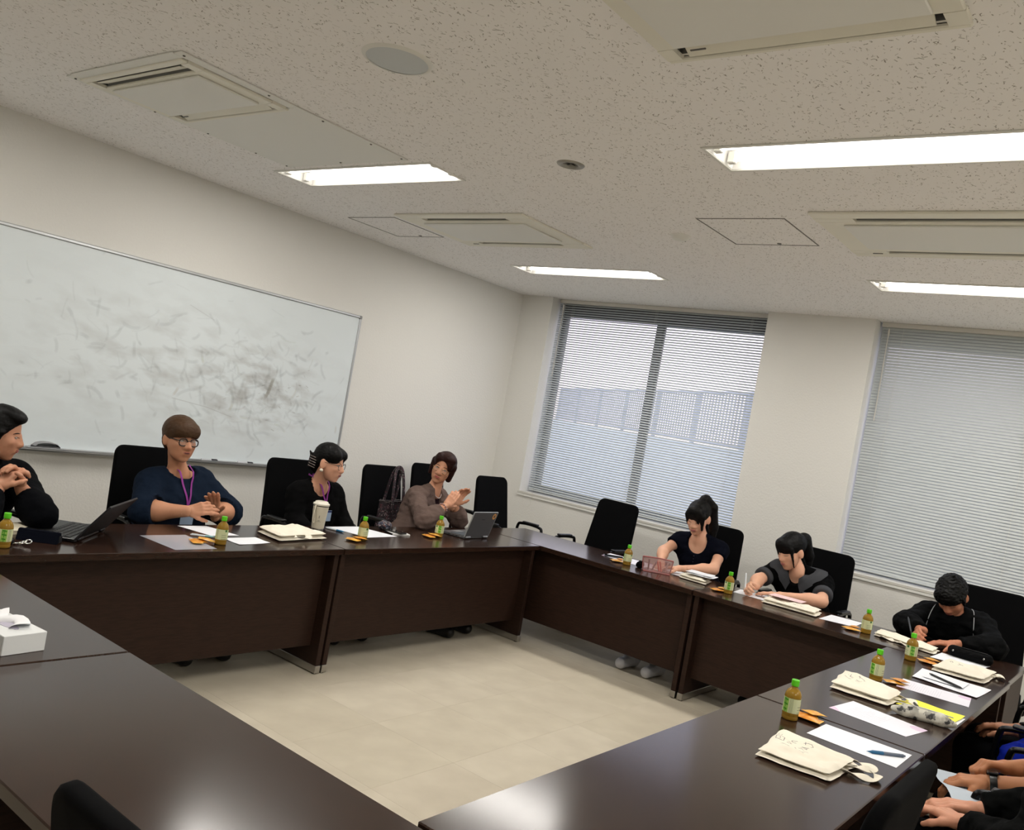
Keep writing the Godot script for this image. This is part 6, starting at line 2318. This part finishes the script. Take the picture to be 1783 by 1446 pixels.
func people_by_the_window():
	var I := Basis.IDENTITY
	var fair := Color(0.86, 0.66, 0.55)
	# 5 ponytail, navy top
	var d := {
		"pelvis": Vector3(0.93, 0.56, 0.80), "neck": Vector3(0.845, 0.935, 0.79), "SR": Vector3(0.85, 0.885, 0.62), "SL": Vector3(0.865, 0.885, 0.955),
		"ER": Vector3(0.675, 0.79, 0.60), "WR": Vector3(0.50, 0.738, 0.69), "EL": Vector3(0.665, 0.755, 1.005), "WL": Vector3(0.46, 0.735, 0.86),
		"head": Vector3(0.765, 1.072, 0.782), "face": [-1.48, 0.40, 0.0], "legs": Vector3(-1, 0, 0), "neck_r": 0.045, "wide": 0.92, "arm": 0.86, "hand_size": 0.9,
		"ankle_R": Vector3(0.36, 0.085, 0.66), "ankle_L": Vector3(0.36, 0.085, 0.86),
		"skin": fair, "top": cloth(Color(0.03, 0.04, 0.085), 70.0, 0.4), "top_name": "t_shirt", "sleeve": 0.42, "loose": 0.008, "sleeve_loose": 0.012, "neckline": [Vector3(0, -0.035, 0.06), Vector3(0.072, 0.085, 0.08)],
		"hair_color": Color(0.03, 0.023, 0.021), "eyes_down": true, "lips": Color(0.68, 0.40, 0.38), "shoe": mat(Color(0.80, 0.80, 0.82), 0.6),
		"hands": [
			{"side": "R", "dir": Vector3(-0.9, -0.1, 0.35), "palm": Vector3(-0.2, -0.9, 0.3), "thumb": -1.0, "curl": [0.6, 0.65, 0.75, 0.8, 0.6]},
			{"side": "L", "dir": Vector3(-0.55, -0.1, -0.8), "palm": Vector3(-0.1, -1, 0), "thumb": 1.0, "curl": [0.25, 0.28, 0.3, 0.35, 0.2]}],
		"hair": [["e", Vector3(0, 0.046, -0.018), Vector3(0.081, 0.087, 0.097), I], ["e", Vector3(0, 0.062, 0.055), Vector3(0.065, 0.055, 0.042), I], ["c", Vector3(0.058, 0.045, 0.062), Vector3(0.056, -0.055, 0.066), 0.019, 0.007], ["c", Vector3(-0.06, 0.045, 0.058), Vector3(-0.058, -0.02, 0.062), 0.016, 0.006], ["c", Vector3(0.03, 0.04, 0.082), Vector3(0.032, -0.012, 0.083), 0.012, 0.005],
			["e", Vector3(0.02, 0.128, -0.064), Vector3(0.034, 0.03, 0.034), I], ["c", Vector3(0.028, 0.12, -0.08), Vector3(0.062, 0.05, -0.11), 0.034, 0.036], ["c", Vector3(0.062, 0.05, -0.11), Vector3(0.082, -0.09, -0.09), 0.036, 0.034], ["c", Vector3(0.082, -0.09, -0.09), Vector3(0.095, -0.22, -0.03), 0.034, 0.014]],
		"hair_cut": [["e", Vector3(0.0, -0.062, 0.085), Vector3(0.05, 0.078, 0.06), I], ["e", Vector3(0.085, -0.035, 0.0), Vector3(0.03, 0.05, 0.035), I], ["e", Vector3(-0.085, -0.035, 0.0), Vector3(0.03, 0.05, 0.035), I]], "hair_k": 0.006, "bottom": cloth(Color(0.20, 0.21, 0.25), 50.0, 0.5)}
	var r = person("girl with a high ponytail in a navy T-shirt, looking down at the table", d)
	for k in 3:
		var p: Vector3 = drape(r[2], 0.017, d.neck + Vector3.UP * (-0.135 - 0.022 * k) - r[3] * 0.02, r[3], 0.001, 0.2)
		var st := begin()
		lathe([[0.0, -0.004], [0.004, -0.002], [0.0045, 0.0], [0.004, 0.002], [0.0, 0.004]], 10, st, Transform3D(I, p))
		build(st, "button", mat(Color(0.08, 0.09, 0.15), 0.3), r[0], r[1])
	# 6 black polo with grey collar and cuffs
	d = {
		"pelvis": Vector3(0.93, 0.55, 1.60), "neck": Vector3(0.818, 0.885, 1.532), "SR": Vector3(0.825, 0.845, 1.38), "SL": Vector3(0.87, 0.835, 1.70),
		"ER": Vector3(0.625, 0.775, 1.345), "WR": Vector3(0.475, 0.748, 1.385), "EL": Vector3(0.63, 0.745, 1.775), "WL": Vector3(0.505, 0.734, 1.56),
		"head": Vector3(0.755, 0.995, 1.487), "face": [-2.0, 0.36, 0.05], "legs": Vector3(-1, 0, 0), "neck_r": 0.041, "wide": 0.94, "arm": 0.9, "hand_size": 0.9,
		"skin": fair, "top": cloth(Color(0.014, 0.014, 0.016), 70.0, 0.4), "top_name": "polo_shirt", "sleeve": 0.72, "loose": 0.013, "sleeve_loose": 0.02, "neckline": [Vector3(0, -0.01, 0.065), Vector3(0.055, 0.09, 0.075)],
		"hair_color": Color(0.016, 0.015, 0.017), "eyes_down": true, "lips": Color(0.66, 0.40, 0.38),
		"hands": [
			{"side": "R", "dir": Vector3(-0.85, 0.05, -0.2), "palm": Vector3(-0.15, -0.55, 0.8), "thumb": -1.0, "curl": [0.85, 0.9, 0.95, 1.0, 0.6]},
			{"side": "L", "dir": Vector3(-0.25, -0.05, -0.95), "palm": Vector3(0, -1, 0), "thumb": 1.0, "curl": [0.15, 0.16, 0.18, 0.25, 0.2]}],
		"hair": [["e", Vector3(0, 0.046, -0.018), Vector3(0.083, 0.088, 0.098), I], ["e", Vector3(0, 0.058, 0.055), Vector3(0.068, 0.058, 0.045), I], ["c", Vector3(0.064, 0.04, 0.055), Vector3(0.062, -0.085, 0.052), 0.011, 0.004], ["c", Vector3(-0.064, 0.04, 0.055), Vector3(-0.062, -0.06, 0.052), 0.011, 0.004], ["e", Vector3(0, 0.055, -0.115), Vector3(0.04, 0.042, 0.038), I], ["c", Vector3(0, 0.05, -0.13), Vector3(0.0, -0.07, -0.145), 0.044, 0.034], ["c", Vector3(0.0, -0.07, -0.145), Vector3(0.01, -0.17, -0.12), 0.034, 0.012]],
		"hair_cut": [["e", Vector3(0.0, -0.068, 0.085), Vector3(0.056, 0.078, 0.065), I], ["e", Vector3(0.085, -0.02, -0.006), Vector3(0.03, 0.042, 0.034), I], ["e", Vector3(-0.085, -0.02, -0.006), Vector3(0.03, 0.042, 0.034), I]], "hair_k": 0.006}
	r = person("girl in a black polo shirt with grey collar, writing with a white pen", d)
	var grey := cloth(Color(0.27, 0.275, 0.29), 70.0, 0.4)
	var nb := Basis(r[4], Vector3.UP, r[3])
	for s in [-1, 1]:
		var rows := []
		for i in 9:
			var t := i / 8.0
			var a: float = lerpf(PI, 0.55, t) * s
			var inner: Vector3 = d.neck + nb * Vector3(sin(a) * 0.06, lerpf(0.035, -0.045, pow(t, 1.6)), cos(a) * 0.055 + 0.008 + 0.045 * pow(t, 3.0))
			var fall := lerpf(0.035, 0.075, t)
			var outer: Vector3 = d.neck + nb * Vector3(sin(a) * lerpf(0.085, 0.12, t), 0.0, cos(a) * lerpf(0.07, 0.10, t) + 0.01) + Vector3.UP * (lerpf(0.035, -0.045, pow(t, 1.6)) - fall)
			var dirn := (nb * Vector3(sin(a) * 0.8, 0.7, cos(a))).normalized()
			var row := [inner]
			for w in [0.3, 0.55, 0.8, 1.0]:
				row.append(drape(r[2], 0.017, inner.lerp(outer, w) - dirn * 0.03, dirn, 0.016 - 0.006 * w, 0.14))
			rows.append(row)
		build(grid_mesh(rows, false, false, null, s > 0), "collar", grey, r[0], r[1])
	for s in ["L", "R"]:
		var S: Vector3 = d["S" + s]
		var E: Vector3 = d["E" + s]
		build(tube([S.lerp(E, 0.60), S.lerp(E, 0.605), S.lerp(E, 0.735), S.lerp(E, 0.74)], [0.052, 0.0645, 0.0635, 0.046], 20), "cuff", grey, r[0], r[1])
	var bp: Vector3 = drape(r[2], 0.017, d.neck + r[4] * 0.07 + Vector3.UP * -0.13 - r[3] * 0.02, r[3], 0.001, 0.2)
	st_box(r[0], r[1], bp, Vector3(0.034, 0.008, 0.002), nb, "chest_badge", mat(Color(0.42, 0.42, 0.44), 0.6))
	# 7 boy in a black jacket with white piping
	d = {
		"pelvis": Vector3(0.95, 0.55, 2.52), "neck": Vector3(0.815, 0.855, 2.495), "SR": Vector3(0.83, 0.82, 2.34), "SL": Vector3(0.845, 0.83, 2.655),
		"ER": Vector3(0.64, 0.755, 2.275), "WR": Vector3(0.475, 0.755, 2.405), "EL": Vector3(0.60, 0.75, 2.765), "WL": Vector3(0.445, 0.735, 2.585),
		"head": Vector3(0.745, 0.962, 2.482), "face": [-1.70, 0.85, 0.06], "male": true, "legs": Vector3(-1, 0, 0), "wide": 0.95, "arm": 1.0, "hand_size": 0.92,
		"skin": Color(0.72, 0.48, 0.37), "top": cloth(Color(0.016, 0.019, 0.022), 40.0, 0.4, 0.8), "top_name": "jacket", "sleeve": 1.86, "loose": 0.024, "sleeve_loose": 0.02, "wrinkle": 0.012, "neckline": [Vector3(0, 0.03, 0.03), Vector3(0.055, 0.04, 0.06)],
		"hair_color": Color(0.014, 0.013, 0.014), "eyes_down": true, "hair_rough": 0.006,
		"hands": [
			{"side": "R", "dir": Vector3(-0.9, -0.05, -0.15), "palm": Vector3(-0.15, -0.55, 0.8), "thumb": -1.0, "curl": [0.8, 0.85, 0.95, 1.0, 0.6]},
			{"side": "L", "dir": Vector3(-0.6, -0.05, -0.8), "palm": Vector3(0, -1, 0), "thumb": 1.0, "curl": [0.15, 0.17, 0.2, 0.25, 0.2]}],
		"hair": [["e", Vector3(0, 0.046, -0.016), Vector3(0.086, 0.092, 0.102), I], ["e", Vector3(0, 0.065, 0.058), Vector3(0.07, 0.058, 0.045), I], ["c", Vector3(0.07, 0.03, 0.02), Vector3(0.072, -0.03, 0.02), 0.016, 0.008], ["c", Vector3(-0.07, 0.03, 0.02), Vector3(-0.072, -0.03, 0.02), 0.016, 0.008], ["e", Vector3(0, -0.02, -0.08), Vector3(0.06, 0.06, 0.03), I], ["c", Vector3(0.02, 0.12, -0.03), Vector3(0.03, 0.15, -0.045), 0.016, 0.005]],
		"hair_cut": [["e", Vector3(0.0, -0.068, 0.09), Vector3(0.075, 0.085, 0.075), I]], "hair_k": 0.006}
	r = person("boy in a black jacket with pale piping, bent over and writing", d)
	var pipe := mat(Color(0.62, 0.63, 0.64), 0.6)
	for s in [-1, 1]:
		var S: Vector3 = d.SL if s > 0 else d.SR
		var pts := []
		for k in 9:
			var t := k / 8.0
			var q: Vector3 = d.neck.lerp(S, 0.55 + 0.30 * t) + Vector3.UP * (0.03 - 0.16 * t * t)
			var dr: Vector3 = (r[3] * lerpf(0.3, 1.0, t) + Vector3.UP * lerpf(0.9, 0.1, t)).normalized()
			pts.append(drape(r[2], 0.017, q - dr * 0.04, dr, 0.002, 0.2))
		build(tube(pts, 0.0026, 6), "piping", pipe, r[0], r[1])

func st_box(o, xf: Transform3D, at: Vector3, size: Vector3, b: Basis, called: String, m: Material):
	var st := begin()
	bx(st, at, size, 0.0, b)
	return build(st, called, m, o, xf)

func people_by_the_camera():
	# 8 blue sports shirt, hands in the lap
	var d := {
		"pelvis": Vector3(-0.62, 0.555, 3.32), "neck": Vector3(-0.62, 0.97, 3.36), "SR": Vector3(-0.42, 0.91, 3.37), "SL": Vector3(-0.80, 0.91, 3.37),
		"ER": Vector3(-0.45, 0.68, 3.28), "WR": Vector3(-0.70, 0.635, 3.085), "EL": Vector3(-0.86, 0.68, 3.30), "WL": Vector3(-0.78, 0.64, 3.08),
		"legs": Vector3(0, 0, -1), "wide": 1.0, "skin": Color(0.60, 0.41, 0.30), "top": cloth(Color(0.03, 0.11, 0.52), 40.0, 0.5, 0.7), "top_name": "sports_shirt", "sleeve": 0.8, "loose": 0.02,
		"hands": [
			{"side": "R", "dir": Vector3(-0.45, -0.1, -0.9), "palm": Vector3(0, -1, 0.1), "thumb": -1.0, "curl": 0.35},
			{"side": "L", "dir": Vector3(0.15, -0.05, -1), "palm": Vector3(0, -1, 0.1), "thumb": 1.0, "curl": 0.35}]}
	var r = person("sitter in a bright blue sports shirt with hands in the lap", d)
	watch(r, d.EL.lerp(d.WL, 0.86), (d.WL - d.EL).normalized(), 0.031, M.black_plastic)
	put(mesh_of(field([["c", Vector3(-0.72, 0.60, 3.18), Vector3(-0.93, 0.565, 3.10), 0.06, 0.045], ["c", Vector3(-0.93, 0.565, 3.10), Vector3(-0.98, 0.50, 3.10), 0.045, 0.03]], [], 0.01, 0.015, 0.01, 16.0), Vector3(d.pelvis.x, 0, d.pelvis.z)), "shirt_hem", d.top, r[0])
	# 9 black T-shirt, wristwatch
	d = {
		"pelvis": Vector3(-1.50, 0.555, 3.42), "neck": Vector3(-1.55, 0.97, 3.44), "SR": Vector3(-1.36, 0.91, 3.46), "SL": Vector3(-1.75, 0.91, 3.44),
		"ER": Vector3(-1.46, 0.735, 3.36), "WR": Vector3(-1.66, 0.705, 3.165), "EL": Vector3(-1.70, 0.70, 3.36), "WL": Vector3(-1.76, 0.66, 3.12),
		"legs": Vector3(0, 0, -1), "wide": 1.0, "skin": Color(0.66, 0.44, 0.30), "top": cloth(Color(0.016, 0.018, 0.018), 60.0, 0.4), "top_name": "t_shirt", "sleeve": 0.95, "loose": 0.02, "sleeve_loose": 0.02,
		"hands": [
			{"side": "R", "dir": Vector3(-0.5, 0.0, -0.85), "palm": Vector3(-0.2, -0.9, 0.1), "thumb": -1.0, "curl": [0.9, 0.95, 1.0, 1.0, 0.7]},
			{"side": "L", "dir": Vector3(-0.35, -0.15, -0.95), "palm": Vector3(0.1, -1, 0.1), "thumb": 1.0, "curl": [0.45, 0.5, 0.55, 0.6, 0.4]}]}
	r = person("sitter in a black T-shirt wearing a black wristwatch, hands in the lap", d)
	watch(r, d.EL.lerp(d.WL, 0.92), (d.WL - d.EL).normalized(), 0.030, M.black_plastic)
	var pp = thing("paper_sheet", "pale grey sheet lying across the lap of the watch wearer", "paper", Vector3(-1.80, 0.628, 3.10), 0.4)
	var rows := []
	for j in 6:
		var row := []
		for i in 8: row.append(Vector3((i / 7.0 - 0.5) * 0.29, 0.008 * sin(i * 0.9) + 0.004, (j / 5.0 - 0.5) * 0.2))
		rows.append(row)
	build(grid_mesh(rows, false, false, null, true), "sheet", mat(Color(0.70, 0.74, 0.78), 0.7), pp)
	# 10 long black sleeves
	d = {
		"pelvis": Vector3(-2.16, 0.555, 3.40), "neck": Vector3(-2.22, 0.97, 3.40), "SR": Vector3(-2.02, 0.91, 3.42), "SL": Vector3(-2.41, 0.91, 3.40),
		"ER": Vector3(-1.95, 0.70, 3.34), "WR": Vector3(-2.03, 0.645, 3.14), "EL": Vector3(-2.40, 0.68, 3.36), "WL": Vector3(-2.19, 0.645, 3.14),
		"legs": Vector3(0, 0, -1), "wide": 1.05, "skin": Color(0.80, 0.57, 0.46), "top": cloth(Color(0.014, 0.018, 0.018), 50.0, 0.4), "top_name": "sweatshirt", "sleeve": 1.92, "loose": 0.03, "sleeve_loose": 0.022, "wrinkle": 0.01,
		"hands": [
			{"side": "R", "dir": Vector3(-0.35, -0.05, -0.9), "palm": Vector3(0, -1, 0), "thumb": -1.0, "curl": [0.3, 0.32, 0.35, 0.4, 0.3]},
			{"side": "L", "dir": Vector3(0.4, 0.0, -0.9), "palm": Vector3(0, -1, 0.0), "thumb": 1.0, "curl": [0.3, 0.32, 0.35, 0.4, 0.3]}]}
	person("sitter in a long-sleeved black sweatshirt, closest to the camera", d)

func watch(r: Array, at: Vector3, ax: Vector3, rad: float, m: Material):
	var w := Node3D.new()
	w.name = "wristwatch"
	r[0].add_child(w)
	w.transform = r[1]
	var e1 := ax.cross(Vector3.UP).normalized()
	var e2 := e1.cross(ax).normalized()
	var rows := []
	for k in 25:
		var a := TAU * k / 24
		var n := e1 * cos(a) + e2 * sin(a)
		rows.append([at + n * rad - ax * 0.011, at + n * (rad + 0.003) - ax * 0.010, at + n * (rad + 0.003) + ax * 0.010, at + n * rad + ax * 0.011])
	build(grid_mesh(rows, false, false), "strap", m, w)
	var st := begin()
	bx(st, at + e2 * (rad + 0.005), Vector3(0.034, 0.009, 0.034), 0.003, Basis(e1, e2, ax))
	build(st, "case", mat(Color(0.05, 0.05, 0.055), 0.15), w)
